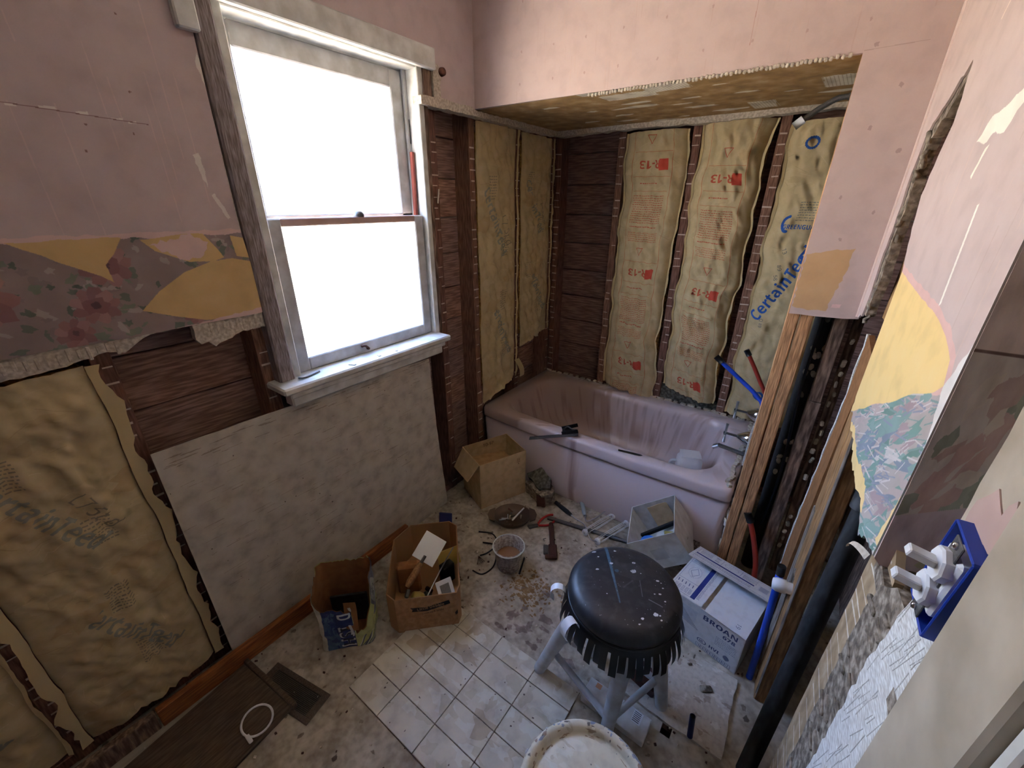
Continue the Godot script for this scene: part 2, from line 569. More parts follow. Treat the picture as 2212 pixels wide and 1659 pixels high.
func left_wall() -> void:
	var w := struct("wall_left", "stripped window wall: pink plaster above bare studs and boards")
	var st := S()
	box(st, xf(Vector3(-1.66, 1.1, .32)), Vector3(.03, 2.8, 1.94))
	box(st, xf(Vector3(-1.66, 1.1, -2.06)), Vector3(.03, 2.8, 1.32))
	box(st, xf(Vector3(-1.66, .35, -1.02)), Vector3(.03, 1.3, .8))
	box(st, xf(Vector3(-1.66, 2.3, -1.02)), Vector3(.03, .4, .8))
	obj("siding", st, M.siding, w)
	var ys := [-.05, .131, .307, .482, .658, .833, 1.009, 1.184, 1.36, 1.535, 1.711, 1.886, 2.06, 2.24, 2.45]
	for k in ys.size() - 1:
		var a: float = ys[k] + .002
		var b: float = ys[k + 1] - .002
		var spans := [[-2.64, 1.25]]
		if b > 1.0 and a < 2.1: spans = [[-2.64, -1.41], [-.63, 1.25]]
		for s in spans:
			obj("plank", bx(Vector3(-1.64, a, s[0]), Vector3(-1.6 + rng.randf_range(-.003, .002), b, s[1]), .003), M.plank_z if k % 3 else M.plank_z2, w)
	var k2 := 0
	for z in [.62, .205, -.188, -.588, -1.468, -1.727, -2.11, -2.49]:
		var s := obj("stud", bx(Vector3(-1.602, 0, z - .022), Vector3(-1.5, 2.45, z + .022), .002), M.stud if k2 % 2 else M.stud2, w)
		var zz: float = z
		residue(s, func(y: float, o: float) -> Transform3D: return xf(Vector3(-1.4995, y, zz + o), Vector3(rng.randf_range(-4, 4), 90, 0)), .05, 1.93, .04, 40 + k2)
		k2 += 1
	obj("bottom_plate", bx(Vector3(-1.6, 0, -2.6), Vector3(-1.502, .04, 1.2), .003), M.stud2, w)
	obj("window_header", bx(Vector3(-1.64, 2.14, -1.45), Vector3(-1.5, 2.22, -.6), .002), M.stud2, w)
	# the pink panel with its wallpaper border: z from 1.15 (left) to -1.71, y from 1.24 to 2.46
	var W := 2048
	var H := 872
	var img := pic(W, H, Color(.78, .70, .69))
	var L := 2.86
	var px := func(z: float, y: float) -> Vector2: return Vector2((1.15 - z) / L * W, (2.46 - y) / 1.22 * H)
	var PX := func(a: Array) -> PackedVector2Array:
		var o := PackedVector2Array()
		for k in range(0, a.size(), 2): o.append(px.call(a[k], a[k + 1]))
		return o
	for k in 46:   # runs in the paint
		var z := rng.randf_range(-.55, 1.0)
		var y := rng.randf_range(1.7, 2.4)
		line(img, px.call(z, y), px.call(z - .004, y - rng.randf_range(.08, .4)), 1.6, Color(.82, .73, .71))
	# border
	fill(img, PX.call([1.15, 1.523, -.60, 1.523, -.61, 1.24, 1.15, 1.24]), Color(.60, .53, .51))
	for k in 520:
		var p: Vector2 = px.call(rng.randf_range(-.6, 1.1), rng.randf_range(1.26, 1.52))
		blob(img, p.x, p.y, rng.randf_range(4, 13), rng.randf_range(3, 8), [Color(.44, .47, .42), Color(.50, .53, .47), Color(.68, .63, .60), Color(.56, .50, .49), Color(.40, .43, .39)][k % 5], .5, 11, rng.randf() * PI)
	for a in [[.06, 1.36, 1.3], [-.02, 1.40, 1.6], [-.215, 1.36, 1.0], [-.26, 1.455, 1.15], [-.16, 1.30, .8], [.22, 1.44, 1.2], [.35, 1.33, 1.4], [.55, 1.42, 1.3], [.75, 1.35, 1.4], [-.42, 1.30, .7]]:
		var p: Vector2 = px.call(a[0], a[1])
		for k in 9:
			var d: Vector2 = Vector2.from_angle(TAU * k / 9.0) * 20 * a[2]
			blob(img, p.x + d.x, p.y + d.y, 15 * a[2], 10 * a[2], [Color(.62, .46, .45), Color(.57, .42, .42), Color(.67, .52, .50)][k % 3], .2, 10, TAU * k / 9.0)
		blob(img, p.x, p.y, 17 * a[2], 15 * a[2], Color(.55, .39, .39), .25)
		blob(img, p.x, p.y, 6 * a[2], 6 * a[2], Color(.42, .31, .31), .3)
	var tan_ := Color(.83, .70, .48)
	var pale := Color(.86, .74, .71)
	fill(img, ragged(PX.call([1.15, 1.527, -.60, 1.527, -.60, 1.514, 1.15, 1.516]), 12, 2.5, true), pale)
	fill(img, ragged(PX.call([-.11, 1.517, -.31, 1.517, -.285, 1.48, -.262, 1.455, -.265, 1.41, -.245, 1.43, -.18, 1.47]), 20, 2, true), tan_)
	fill(img, PX.call([-.30, 1.33, -.35, 1.375, -.42, 1.418, -.49, 1.44, -.55, 1.445, -.605, 1.43, -.61, 1.26, -.52, 1.268, -.44, 1.275, -.37, 1.30]), tan_)
	fill(img, ragged(PX.call([-.345, 1.51, -.49, 1.518, -.53, 1.45, -.50, 1.44, -.44, 1.445, -.41, 1.46, -.37, 1.48]), 18, 3, true), tan_)
	fill(img, ragged(PX.call([-.36, 1.495, -.46, 1.52, -.50, 1.495, -.48, 1.46, -.43, 1.452]), 7, 4, true), pale)
	fill(img, PX.call([-.56, 1.51, -.60, 1.50, -.605, 1.44, -.565, 1.45]), tan_)
	fill(img, ragged(PX.call([-.30, 1.262, -.61, 1.285, -.61, 1.26, -.30, 1.25]), 9, 2, true), pale)
	# chips showing white plaster
	var white := Color(.90, .87, .83)
	fill(img, ragged(PX.call([-.585, 1.94, -.592, 1.96, -.60, 1.93, -.612, 1.88, -.612, 1.83, -.60, 1.87, -.59, 1.90]), 8, 2, true), white)
	fill(img, ragged(PX.call([-.52, 1.72, -.535, 1.725, -.54, 1.68, -.536, 1.64, -.528, 1.67]), 7, 2, true), white)
	fill(img, ragged(PX.call([-.54, 1.62, -.55, 1.625, -.575, 1.56, -.568, 1.555]), 7, 1.5, true), white)
	for a in [[-.20, 1.79, .012], [-.25, 1.792, .02], [-.31, 1.79, .014], [-.37, 1.786, .016], [-.40, 1.782, .012]]:
		fill(img, ragged(PX.call([a[0], a[1], a[0] - a[2] * 1.4, a[1] + .002, a[0] - a[2] * 1.4, a[1] - .004, a[0], a[1] - .005]), 6, 1, true), white)
	line(img, px.call(-.19, 1.791), px.call(-.44, 1.78), 1.2, Color(.55, .43, .41))
	for k in 30: blob(img, rng.randf_range(600, 1500), rng.randf_range(40, 640), 2, 2, Color(.55, .43, .40), .4, 6)
	mottle(img, .09)
	printed("left_panel_print", img, .75)
	# panel outline in (local x = -z, y)
	var low := ragged(pv([.61, 1.268, .30, 1.266, .0, 1.27, -.4, 1.268, -1.15, 1.27]), .05, .002)
	var out := PackedVector2Array([Vector2(-1.15, 2.46), Vector2(1.71, 2.46), Vector2(1.71, 1.985), Vector2(1.47, 1.99), Vector2(1.47, 2.155), Vector2(.60, 2.155), Vector2(.595, 1.9), Vector2(.592, 1.55)])
	out.append_array(low)
	var T := Transform3D(Basis(Vector3(0, 0, -1), Vector3.UP, Vector3(1, 0, 0)), Vector3(-1.46, 0, 0))
	st = S()
	prism(st, out, T, .012, Rect2(-1.15, 1.24, L, 1.22))
	obj("pink_panel", st, M.left_panel_print, w, "pink painted wallboard with a torn floral border")
	st = S()
	prism(st, pv([1.15 * -1, 2.46, 1.71, 2.46, 1.71, 1.985, 1.47, 1.985, 1.47, 2.155, .6, 2.155, .6, 1.29, -1.15, 1.29]), T.translated(Vector3(-.013, 0, 0)), .026)
	obj("wallboard_core", st, M.plaster, w)
	# white plaster lip hanging below the border
	var lip := ragged(pv([-1.15, 1.214, -.01, 1.216, .12, 1.222, .20, 1.238, .235, 1.226, .262, 1.243, .30, 1.262, .40, 1.266, .402, 1.246]), .016, .003)
	lip.append_array(ragged(pv([.402, 1.246, .40, 1.222, .41, 1.205, .43, 1.208, .445, 1.19, .47, 1.20, .52, 1.215, .58, 1.22, .62, 1.215, .655, 1.225, .66, 1.29, .63, 1.315, .61, 1.30]), .012, .004))
	lip.append_array(pv([.61, 1.30, -1.15, 1.30]))
	st = S()
	prism(st, lip, T.translated(Vector3(-.007, 0, 0)), .03)
	obj("plaster_lip", st, M.plaster, w, "broken white plaster edge under the border")
	st = S()
	for k in 34:   # ridges of the scratch coat
		var z := .02 + k * .0185
		if z > .24 and z < .44: continue
		box(st, xf(Vector3(-1.4665, 1.244 + rng.randf_range(-.004, .008), -z), Vector3(0, 0, 0)), Vector3(.004, rng.randf_range(.02, .04), .008), .002)
	obj("scratch_ridges", st, M.plaster, w)
	# ledge of plaster that carries on into the alcove
	var led := ragged(pv([1.37, 1.966, 1.7, 1.968, 2.0, 1.964, 2.44, 1.966]), .03, .003)
	led.append_array(ragged(pv([2.44, 1.995, 2.0, 1.993, 1.72, 1.99, 1.66, 2.002, 1.6, 1.998, 1.5, 2.004, 1.37, 1.996]), .02, .003))
	st = S()
	prism(st, led, T.translated(Vector3(.012, 0, 0)), .05)
	obj("plaster_ledge", st, M.plaster, w)
	# torn pieces to the right of the window head
	st = S()
	prism(st, ragged(pv([1.395, 2.0, 1.44, 1.995, 1.442, 2.06, 1.445, 2.12, 1.41, 2.13, 1.40, 2.07]), .02, .002, true), T.translated(Vector3(.003, 0, 0)), .02)
	obj("bare_wood_patch", st, M.old_wood, w)
	st = S()
	prism(st, ragged(pv([1.448, 1.995, 1.49, 1.995, 1.488, 2.05, 1.50, 2.09, 1.485, 2.115, 1.452, 2.12]), .02, .002, true), T.translated(Vector3(.006, 0, 0)), .02)
	obj("plaster_patch", st, M.plaster, w)
	st = S(true)
	lathe(st, [Vector2(.0, .012), Vector2(.014, .011), Vector2(.016, 0), Vector2(.016, -.01)], 14, Transform3D(Basis(Vector3(0, 0, 1), Vector3(1, 0, 0), Vector3(0, 1, 0)), Vector3(-1.45, 2.095, -1.497)))
	obj("rusty_bracket", st, M.rust, w)
	# loose strip of wood along the bottom
	var b := struct("baseboard_left", "orange brown wood strip along the foot of the window wall")
	obj("board", bx(Vector3(-1.424, 0, -1.02), Vector3(-1.398, .078, .037), .003), M.orange_wood, b)
	obj("board", bx(Vector3(-1.43, 0, .041), Vector3(-1.40, .07, 1.1), .003), M.old_wood, b)

func window() -> void:
	var w := struct("window_1", "double hung window with chipped white paint")
	var z0 := -.683
	var z1 := -1.371
	# jambs and head
	obj("head_jamb", bx(Vector3(-1.68, 2.088, -1.40), Vector3(-1.47, 2.12, -.655), .003), M.white_paint, w)
	obj("jamb", bx(Vector3(-1.68, .98, -1.40), Vector3(-1.465, 2.10, z1), .003), M.white_paint, w)
	obj("jamb", bx(Vector3(-1.68, .98, z0), Vector3(-1.465, 2.10, -.655), .003), M.white_paint, w)
	obj("head_casing", mid(Vector3(-1.447, 2.125, -.56), Vector3(-1.447, 2.125, -1.45), .026, .072, Vector3.UP, .004), M.white_paint, w)
	obj("casing_stub", bx(Vector3(-1.46, 2.003, -.608), Vector3(-1.435, 2.10, -.556), .004), M.white_paint, w)
	obj("rough_jamb_edge", bx(Vector3(-1.53, .985, -.655), Vector3(-1.452, 2.095, -.60), .006), M.weathered, w, "bare grey wood where the casing was pulled off")
	obj("side_stud", bx(Vector3(-1.60, .93, -1.425), Vector3(-1.47, 2.05, -1.402), .003), M.old_wood, w)
	obj("parting_stop", bx(Vector3(-1.542, .99, -1.371), Vector3(-1.53, 2.09, -1.355), .001), M.sash_paint, w)
	obj("blind_stop", bx(Vector3(-1.60, .99, -1.371), Vector3(-1.585, 2.09, -1.35), .001), M.sash_paint, w)
	# upper sash, outer track
	var u := Node3D.new()
	u.name = "upper_sash"
	w.add_child(u)
	var xo := [-1.582, -1.545]
	obj("stile", bx(Vector3(xo[0], 1.545, -1.368), Vector3(xo[1], 2.085, -1.30), .004), M.sash_paint, u)
	obj("stile", bx(Vector3(xo[0], 1.545, -.725), Vector3(xo[1], 2.085, -.686), .004), M.sash_paint, u)
	obj("top_rail", bx(Vector3(xo[0], 2.02, -1.30), Vector3(xo[1], 2.085, -.725), .004), M.sash_paint, u)
	obj("meeting_rail", bx(Vector3(xo[0], 1.53, -1.368), Vector3(xo[1], 1.562, -.686), .003), M.sash_paint, u)
	obj("pane", bx(Vector3(-1.566, 1.555, -1.305), Vector3(-1.563, 2.03, -.72), 0), M.pane, u)
	# lower sash, inner track
	var l := Node3D.new()
	l.name = "lower_sash"
	w.add_child(l)
	var xi := [-1.528, -1.488]
	obj("stile", bx(Vector3(xi[0], 1.012, -1.366), Vector3(xi[1], 1.552, -1.318), .004), M.sash_paint, l)
	obj("stile", bx(Vector3(xi[0], 1.012, -.735), Vector3(xi[1], 1.552, -.688), .004), M.sash_paint, l)
	obj("bottom_rail", bx(Vector3(xi[0], 1.012, -1.318), Vector3(xi[1], 1.062, -.735), .004), M.sash_paint, l)
	obj("meeting_rail", bx(Vector3(xi[0], 1.526, -1.318), Vector3(xi[1], 1.552, -.735), .003), M.pink, l, "narrow rail with pinkish flaking paint")
	obj("pane", bx(Vector3(-1.510, 1.055, -1.322), Vector3(-1.507, 1.53, -.73), 0), M.pane, l)
	var st := S(true)
	lathe(st, [Vector2(0, .02), Vector2(.014, .018), Vector2(.02, .008), Vector2(.02, 0)], 12, xf(Vector3(-1.505, 1.552, -1.05)))
	obj("sash_lock", st, M.dull_steel, l)
	st = S(true)
	tube(st, spline([Vector3(-1.487, 1.045, -.965), Vector3(-1.47, 1.05, -.97), Vector3(-1.468, 1.035, -.985), Vector3(-1.487, 1.03, -.99)]), .005, 8)
	obj("sash_lift", st, M.rust, l)
	obj("sash_pulley", bx(Vector3(-1.545, 1.83, -1.3715), Vector3(-1.525, 1.92, -1.366), .003), M.dull_steel, w)
	# sill and apron
	obj("sill", bx(Vector3(-1.56, .985, -1.39), Vector3(-1.378, 1.012, -.572), .006), M.white_paint, w)
	obj("outer_sill", bx(Vector3(-1.74, .96, -1.40), Vector3(-1.5, .99, -.65), .003), M.white_paint, w)
	obj("apron", bx(Vector3(-1.46, .925, -1.355), Vector3(-1.405, .985, -.605), .006), M.white_paint, w)
	obj("apron_bead", bx(Vector3(-1.44, .962, -1.365), Vector3(-1.392, .984, -.598), .005), M.white_paint, w)
	# a paint-reddened stick jammed in the right track
	var s := obj("prop_stick", mid(Vector3(-1.535, 1.015, -1.352), Vector3(-1.520, 1.80, -1.362), .014, .016, Vector3(1, 0, 0), .002), M.paint_red)
	tag(s, "thin red painted wooden stick wedged upright in the right window track", "stick")

func back_wall() -> void:
	var w := struct("wall_back", "open stud wall of the tub alcove with dark boards")
	obj("siding", bx(Vector3(-1.75, -.3, -2.70), Vector3(.6, 2.5, -2.66), 0), M.siding, w)
	var ys := [-.05, .131, .307, .482, .658, .833, 1.009, 1.184, 1.36, 1.535, 1.711, 1.886, 2.06, 2.25, 2.45]
	for k in ys.size() - 1:
		obj("plank", bx(Vector3(-1.6, ys[k] + .002, -2.64), Vector3(.5, ys[k + 1] - .002, -2.61 + rng.randf_range(-.003, .002)), .003), M.plank_x if k % 3 else M.plank_x2, w)
	var n := 0
	for x in [-1.478, -1.068, -.668, -.283, .08]:
		var s := obj("stud", bx(Vector3(x - .022, 0, -2.612), Vector3(x + .022, 2.45, -2.52), .002), M.stud if n % 2 else M.stud2, w)
		var xx: float = x
		residue(s, func(y: float, o: float) -> Transform3D: return xf(Vector3(xx + o, y, -2.5195), Vector3(0, 0, rng.randf_range(-4, 4))), .45, 1.95, .042, 90 + n)
		n += 1
	obj("bottom_plate", bx(Vector3(-1.5, 0, -2.61), Vector3(.5, .04, -2.525), .003), M.stud2, w)
	var led := ragged(pv([-1.46, 1.964, -1.0, 1.968, -.6, 1.964, -.3, 1.968, -.01, 1.972]), .03, .004)
	led.append_array(ragged(pv([-.01, 1.998, -.5, 1.996, -1.46, 1.998]), .06, .002))
	var st := S()
	prism(st, led, xf(Vector3(0, 0, -2.44)), .06)
	obj("plaster_ledge", st, M.plaster, w)
	# torn tar paper showing under the middle insulation
	st = S()
	prism(st, ragged(pv([-.66, .44, -.66, .55, -.55, .545, -.42, .55, -.30, .50, -.30, .44]), .03, .006, true), xf(Vector3(0, 0, -2.535)), .012)
	obj("tar_paper", st, M.tarpaper, w)

func soffit() -> void:
	var w := struct("wall_soffit", "pink dropped face above the tub alcove with a narrow wing at its right")
	# face panel: x from -1.46 to .14, y 1.255 .. 2.46
	var W := 1280
	var H := 964
	var img := pic(W, H, Color(.80, .71, .68))
	var px := func(x: float, y: float) -> Vector2: return Vector2((x + 1.46) / 1.6 * W, (2.46 - y) / 1.205 * H)
	var PX := func(a: Array) -> PackedVector2Array:
		var o := PackedVector2Array()
		for k in range(0, a.size(), 2): o.append(px.call(a[k], a[k + 1]))
		return o
	for k in 120:
		var p: Vector2 = px.call(rng.randf_range(-1.45, .13), rng.randf_range(1.99, 2.45))
		line(img, p, p + Vector2(rng.randf_range(-2, 2), rng.randf_range(20, 120)), 1.5, Color(.81, .71, .67) if k % 2 else Color(.785, .685, .645))
	for k in 26:   # nail heads under the paint
		var p: Vector2 = px.call(-1.2 + (k % 9) * .145 + rng.randf_range(-.01, .01), [2.06, 2.17, 2.33][k / 9])
		blob(img, p.x, p.y, 3, 4, Color(.73, .62, .585), .3, 9)
	for a in [[-.02, 2.0], [.06, 1.9], [.02, 1.8], [.1, 1.74], [.0, 1.62], [.09, 1.58], [.05, 2.1], [.03, 1.5]]:
		var p: Vector2 = px.call(a[0], a[1])
		blob(img, p.x, p.y, 4, 5, Color(.70, .60, .57), .4, 9)
	line(img, px.call(-.045, 1.99), px.call(.09, 1.992), 1.5, Color(.72, .62, .58))
	line(img, px.call(-.34, 2.05), px.call(-.335, 2.35), 1.2, Color(.72, .57, .52))
	# torn lower corner of the wing: bare tan paper
	fill(img, ragged(PX.call([-.047, 1.45, -.01, 1.458, .03, 1.47, .075, 1.475, .07, 1.40, .055, 1.32, .05, 1.275, .0, 1.272, -.047, 1.28]), 9, 3, true), Color(.80, .65, .47))
	fill(img, PX.call([.062, 1.30, .085, 1.302, .083, 1.29, .06, 1.288]), Color(.90, .76, .74))
	mottle(img, .07)
	printed("soffit_print", img, .72)
	var st := S()
	var out := PackedVector2Array([Vector2(-1.46, 2.46), Vector2(.14, 2.46)])
	out.append_array(ragged(pv([.14, 1.262, .06, 1.255, -.05, 1.253]), .03, .002))
	out.append_array(pv([-.046, 1.985, -.6, 1.989, -1.46, 1.998]))
	prism(st, out, xf(Vector3(0, 0, -1.71)), .014, Rect2(-1.46, 1.255, 1.6, 1.205))
	obj("face_panel", st, M.soffit_print, w)
	# underside: brown board with trowelled mortar patches
	W = 1200
	H = 600
	img = pic(W, H, Color(.66, .53, .33))
	for k in 60: line(img, Vector2(0, rng.randf() * H), Vector2(W, rng.randf() * H * .1 + rng.randf() * H), 2, Color(.63, .50, .31))
	var pat := Color(.88, .85, .77)
	var comb := func(p: PackedVector2Array) -> void:   # a patch with the notches of the trowel
		fill(img, ragged(p, 12, 4, true), pat)
		var lo := p[0]
		var hi := p[0]
		for q in p:
			lo = lo.min(q)
			hi = hi.max(q)
		var x := lo.x
		while x < hi.x:
			line(img, Vector2(x, lo.y + 3), Vector2(x + 6, hi.y - 3), 2.2, Color(.74, .69, .58))
			x += 9
	# v = 0 at the front edge, 1 at the back; u = 0 left
	for a in [[.36, .0, .62, .05], [.62, .0, .97, .035], [.40, .10, .55, .22], [.53, .02, .64, .16], [.90, .30, .99, .52], [.72, .66, .79, .86], [.05, .93, .6, 1.0], [.55, .92, .98, 1.0]]:
		comb.call(PackedVector2Array([Vector2(a[0] * W, a[1] * H), Vector2(a[2] * W, a[1] * H + 3), Vector2(a[2] * W - 6, a[3] * H), Vector2(a[0] * W + 8, a[3] * H)]))
	for a in [[.22, .2, .03, .02], [.3, .42, .018, .02], [.36, .62, .03, .025], [.22, .72, .03, .02], [.34, .80, .04, .02], [.56, .5, .035, .014], [.61, .38, .03, .015], [.60, .62, .045, .03], [.70, .18, .02, .01], [.74, .4, .03, .016], [.84, .5, .02, .01], [.46, .34, .05, .02], [.44, .44, .07, .03], [.52, .85, .02, .02], [.66, .8, .05, .03], [.94, .62, .05, .03], [.45, .9, .05, .02]]:
		blob(img, a[0] * W, a[1] * H, a[2] * W, a[3] * H, pat, .3, 12)
	mottle(img, .3)
	printed("underside_print", img, .9)
	st = S()
	quv(st, [Vector3(-1.47, 1.994, -1.715), Vector3(-.0, 1.988, -1.715), Vector3(.0, 1.99, -2.5), Vector3(-1.47, 1.992, -2.5)])
	obj("underside_board", st, M.underside_print, w)
	obj("underside_core", bx(Vector3(-1.48, 1.997, -2.6), Vector3(.14, 2.02, -1.724), 0), M.plaster, w)
	st = S()
	var x := -.88
	while x < -.06:   # beads of mortar along the front edge
		box(st, xf(Vector3(x, 1.984 + rng.randf_range(-.002, .002), -1.709), Vector3(0, 0, rng.randf_range(-25, 25))), Vector3(.009, .012, .006), .002)
		x += rng.randf_range(.009, .016)
	obj("mortar_beads", st, M.plaster, w)

func right_wall() -> void:
	var w := struct("wall_right", "opened partition with torn wallpaper, bare studs and plaster layers")
	var T := RT()
	# --- lit sheet: s 0..0.95, y .93..2.46
	var W := 760
	var H := 1224
	var img := pic(W, H, Color(.80, .72, .69))
	var px := func(s: float, y: float) -> Vector2: return Vector2(s / .95 * W, (2.46 - y) / 1.53 * H)
	var PX := func(a: Array) -> PackedVector2Array:
		var o := PackedVector2Array()
		for k in range(0, a.size(), 2): o.append(px.call(a[k], a[k + 1]))
		return o
	for k in 40:
		var p: Vector2 = px.call(rng.randf() * .95, rng.randf_range(1.5, 2.4))
		line(img, p, p + Vector2(rng.randf_range(-10, 10), rng.randf_range(30, 160)), rng.randf_range(1, 5), Color(.82, .73, .69) if k % 2 else Color(.78, .69, .65))
	var paper := Color(.70, .66, .63)
	fill(img, PX.call([.3, 1.30, .95, 1.35, .95, .93, .3, .93]), paper)
	for k in 150:
		var p: Vector2 = px.call(rng.randf_range(.38, .95), rng.randf_range(.95, 1.33))
		blob(img, p.x, p.y, rng.randf_range(14, 60), rng.randf_range(5, 15), [Color(.47, .60, .56), Color(.52, .63, .60), Color(.50, .55, .60), Color(.72, .66, .64), Color(.66, .58, .58), Color(.42, .55, .50), Color(.78, .76, .74)][k % 7], .45, 12, rng.randf_range(-.9, -.4))
	for k in 420:   # streaks scraped through the print
		var p: Vector2 = px.call(rng.randf_range(.38, .95), rng.randf_range(.95, 1.33))
		line(img, p, p + Vector2(rng.randf_range(14, 60), rng.randf_range(-28, -6)), rng.randf_range(1, 3.5), [Color(.82, .79, .77), Color(.49, .60, .58), Color(.56, .58, .64), Color(.72, .66, .64)][k % 4])
	fill(img, ragged(PX.call([.33, 1.48, .37, 1.475, .50, 1.462, .60, 1.456, .736, 1.446, .84, 1.43, .90, 1.405, .925, 1.36, .90, 1.344, .80, 1.31, .70, 1.25, .6, 1.205, .5, 1.15, .37, 1.09, .33, 1.09]), 14, 2, true), Color(.88, .72, .68))
	fill(img, ragged(PX.call([.33, 1.46, .38, 1.458, .50, 1.447, .60, 1.44, .736, 1.432, .83, 1.415, .885, 1.395, .905, 1.36, .88, 1.34, .80, 1.308, .70, 1.25, .6, 1.205, .5, 1.15, .37, 1.085, .33, 1.08]), 20, 1.5, true), Color(.95, .82, .55))
	fill(img, ragged(PX.call([.39, 1.075, .50, 1.10, .60, 1.08, .76, 1.09, .80, 1.05, .60, 1.0, .39, 1.0]), 10, 4, true), Color(.93, .81, .56))
	fill(img, ragged(PX.call([.905, 1.36, .95, 1.46, .95, 1.2, .93, 1.3]), 8, 2, true), Color(.90, .88, .85))
	fill(img, ragged(PX.call([.945, 1.22, .95, 1.16, .935, 1.08, .915, 1.08]), 8, 2, true), Color(.94, .82, .58))
	# scrapes down to white
	fill(img, ragged(PX.call([.575, 1.70, .61, 1.735, .66, 1.74, .70, 1.752, .76, 1.775, .77, 1.745, .72, 1.725, .70, 1.70, .66, 1.705, .62, 1.692]), 10, 3, true), Color(.97, .95, .88))
	fill(img, ragged(PX.call([.64, 1.685, .655, 1.69, .63, 1.64, .62, 1.645]), 8, 1.5, true), Color(.97, .95, .88))
	fill(img, PX.call([.718, 1.60, .726, 1.602, .735, 1.53, .745, 1.45, .737, 1.445, .727, 1.52]), Color(.97, .95, .90))
	line(img, px.call(.42, 1.91), px.call(.455, 1.96), 3, Color(.93, .86, .78))
	line(img, px.call(.37, 2.05), px.call(.395, 2.05), 3, Color(.35, .25, .2))
	mottle(img, .08)
	printed("right_sheet_print", img, .7)
	var out := PackedVector2Array([Vector2(0, 2.46)])
	out.append_array(ragged(pv([0, 1.27, .07, 1.285, .085, 1.35, .07, 1.45, .08, 1.55, .065, 1.68, .085, 1.77, .19, 1.815, .31, 1.875]), .018, .006))
	out.append_array(ragged(pv([.318, 1.868, .345, 1.76, .315, 1.70, .29, 1.62, .32, 1.55, .385, 1.462]), .02, .004))
	out.append_array(pv([.385, 1.455, .388, 1.3]))
	out.append_array(ragged(pv([.392, 1.14, .40, 1.10, .43, 1.105, .46, 1.075, .52, 1.08, .60, 1.05, .70, 1.045, .76, 1.06, .80, 1.04, .83, 1.02, .86, 1.045, .935, 1.06]), .012, .006))
	out.append_array(pv([.938, 1.2, .94, 2.46]))
	var st := S()
	prism(st, out, T, .005, Rect2(0, .93, .95, 1.53))
	obj("papered_sheet", st, M.right_sheet_print, w, "pink wall face with a yellow patch and torn teal wallpaper")
	# plaster behind it, set back from the torn edges
	st = S()
	var core := PackedVector2Array([Vector2(0, 2.46)])
	core.append_array(ragged(pv([0, 1.29, .09, 1.29, .125, 1.4, .10, 1.5, .12, 1.6, .10, 1.7, .12, 1.755, .22, 1.80, .31, 1.86]), .014, .008))
	core.append_array(pv([.33, 1.86, .36, 1.76, .34, 1.70, .31, 1.62, .34, 1.55, .40, 1.46, .41, 1.11, .92, 1.09, .93, 2.46]))
	prism(st, core, T.translated_local(Vector3(0, 0, -.006)), .022)
	obj("plaster_coat", st, M.plaster_grey, w)
	st = S(true)   # crumbling edge along the crack
	var pts := []
	var rad := []
	for k in 46:
		var t := k / 45.0
		pts.append(RW(lerpf(.085, .11, t) + rng.randf_range(-.012, .012), lerpf(1.27, 1.77, t), .008 + rng.randf_range(-.006, .008)))
		rad.append(rng.randf_range(.003, .009))
	tube(st, pts, rad, 7)
	obj("crumbled_edge", st, M.plaster_grey, w)
	obj("corner_bead", rod([RW(.004, 1.27, .002), RW(.004, 2.46, .002)], .007, 12), mat("pink_gloss", Color(.82, .72, .68), .3), w)
	# curling tail of paper at the bottom
	st = S(true)
	grid(st, 10, 6, func(u: float, v: float) -> Vector3: return RW(.935 - .09 * u, 1.06 - .014 * v - .06 * u * u + .010 * v * u, -.003 - .012 * sin(u * 2.6) - .004 * v))
	obj("paper_curl", st, M.plaster, w)
	# --- the face that turns away: plane across z
	W = 400
	H = 1000
	img = pic(W, H, Color(.82, .74, .71))
	img.fill_rect(Rect2i(0, 735, W, 300), Color(.78, .73, .70))
	for k in 60:
		blob(img, rng.randf() * W, rng.randf_range(765, 960), rng.randf_range(14, 46), rng.randf_range(8, 22), [Color(.55, .57, .51), Color(.60, .62, .56), Color(.74, .62, .59), Color(.80, .75, .70), Color(.70, .60, .57)][k % 5], .4, 12, rng.randf_range(-.8, -.2))
	fill(img, PackedVector2Array([Vector2(0, 930), Vector2(W, 850), Vector2(W, 1000), Vector2(0, 1000)]), Color(.76, .69, .71))
	fill(img, PackedVector2Array([Vector2(120, 985), Vector2(260, 870), Vector2(W, 850), Vector2(W, 1000)]), Color(.72, .69, .58))
	line(img, Vector2(0, 733), Vector2(W, 736), 3, Color(.45, .35, .32))
	mottle(img, .2)
	printed("turned_print", img, .8)
	st = S()
	var back := ragged(pv([.19, 1.06, .21, 1.045, .235, 1.06, .26, 1.07, .34, 1.08]), .01, .003)
	back.append_array(pv([.34, 2.46, .19, 2.46]))
	prism(st, back, xf(Vector3(0, 0, -.772)), .006, Rect2(.19, 1.05, .15, 1.41))
	obj("turned_sheet", st, M.turned_print, w, "shaded papered face turned away from the window")
	obj("recess_back", bx(Vector3(.335, 1.0, -.772), Vector3(.345, 2.46, -.5), 0), M.plaster, w)
	obj("recess_floor", bx(Vector3(.20, 1.02, -.80), Vector3(.345, 1.05, -.5), .002), M.plaster_grey, w)
	st = S()
	prism(st, ragged(pv([1.117, 1.262, 1.22, 1.285, 1.235, 1.25, 1.24, 2.46, 1.117, 2.46]), .03, .002, true), T, .02)
	obj("wall_strip", st, M.beige_trim, w)
	st = S()
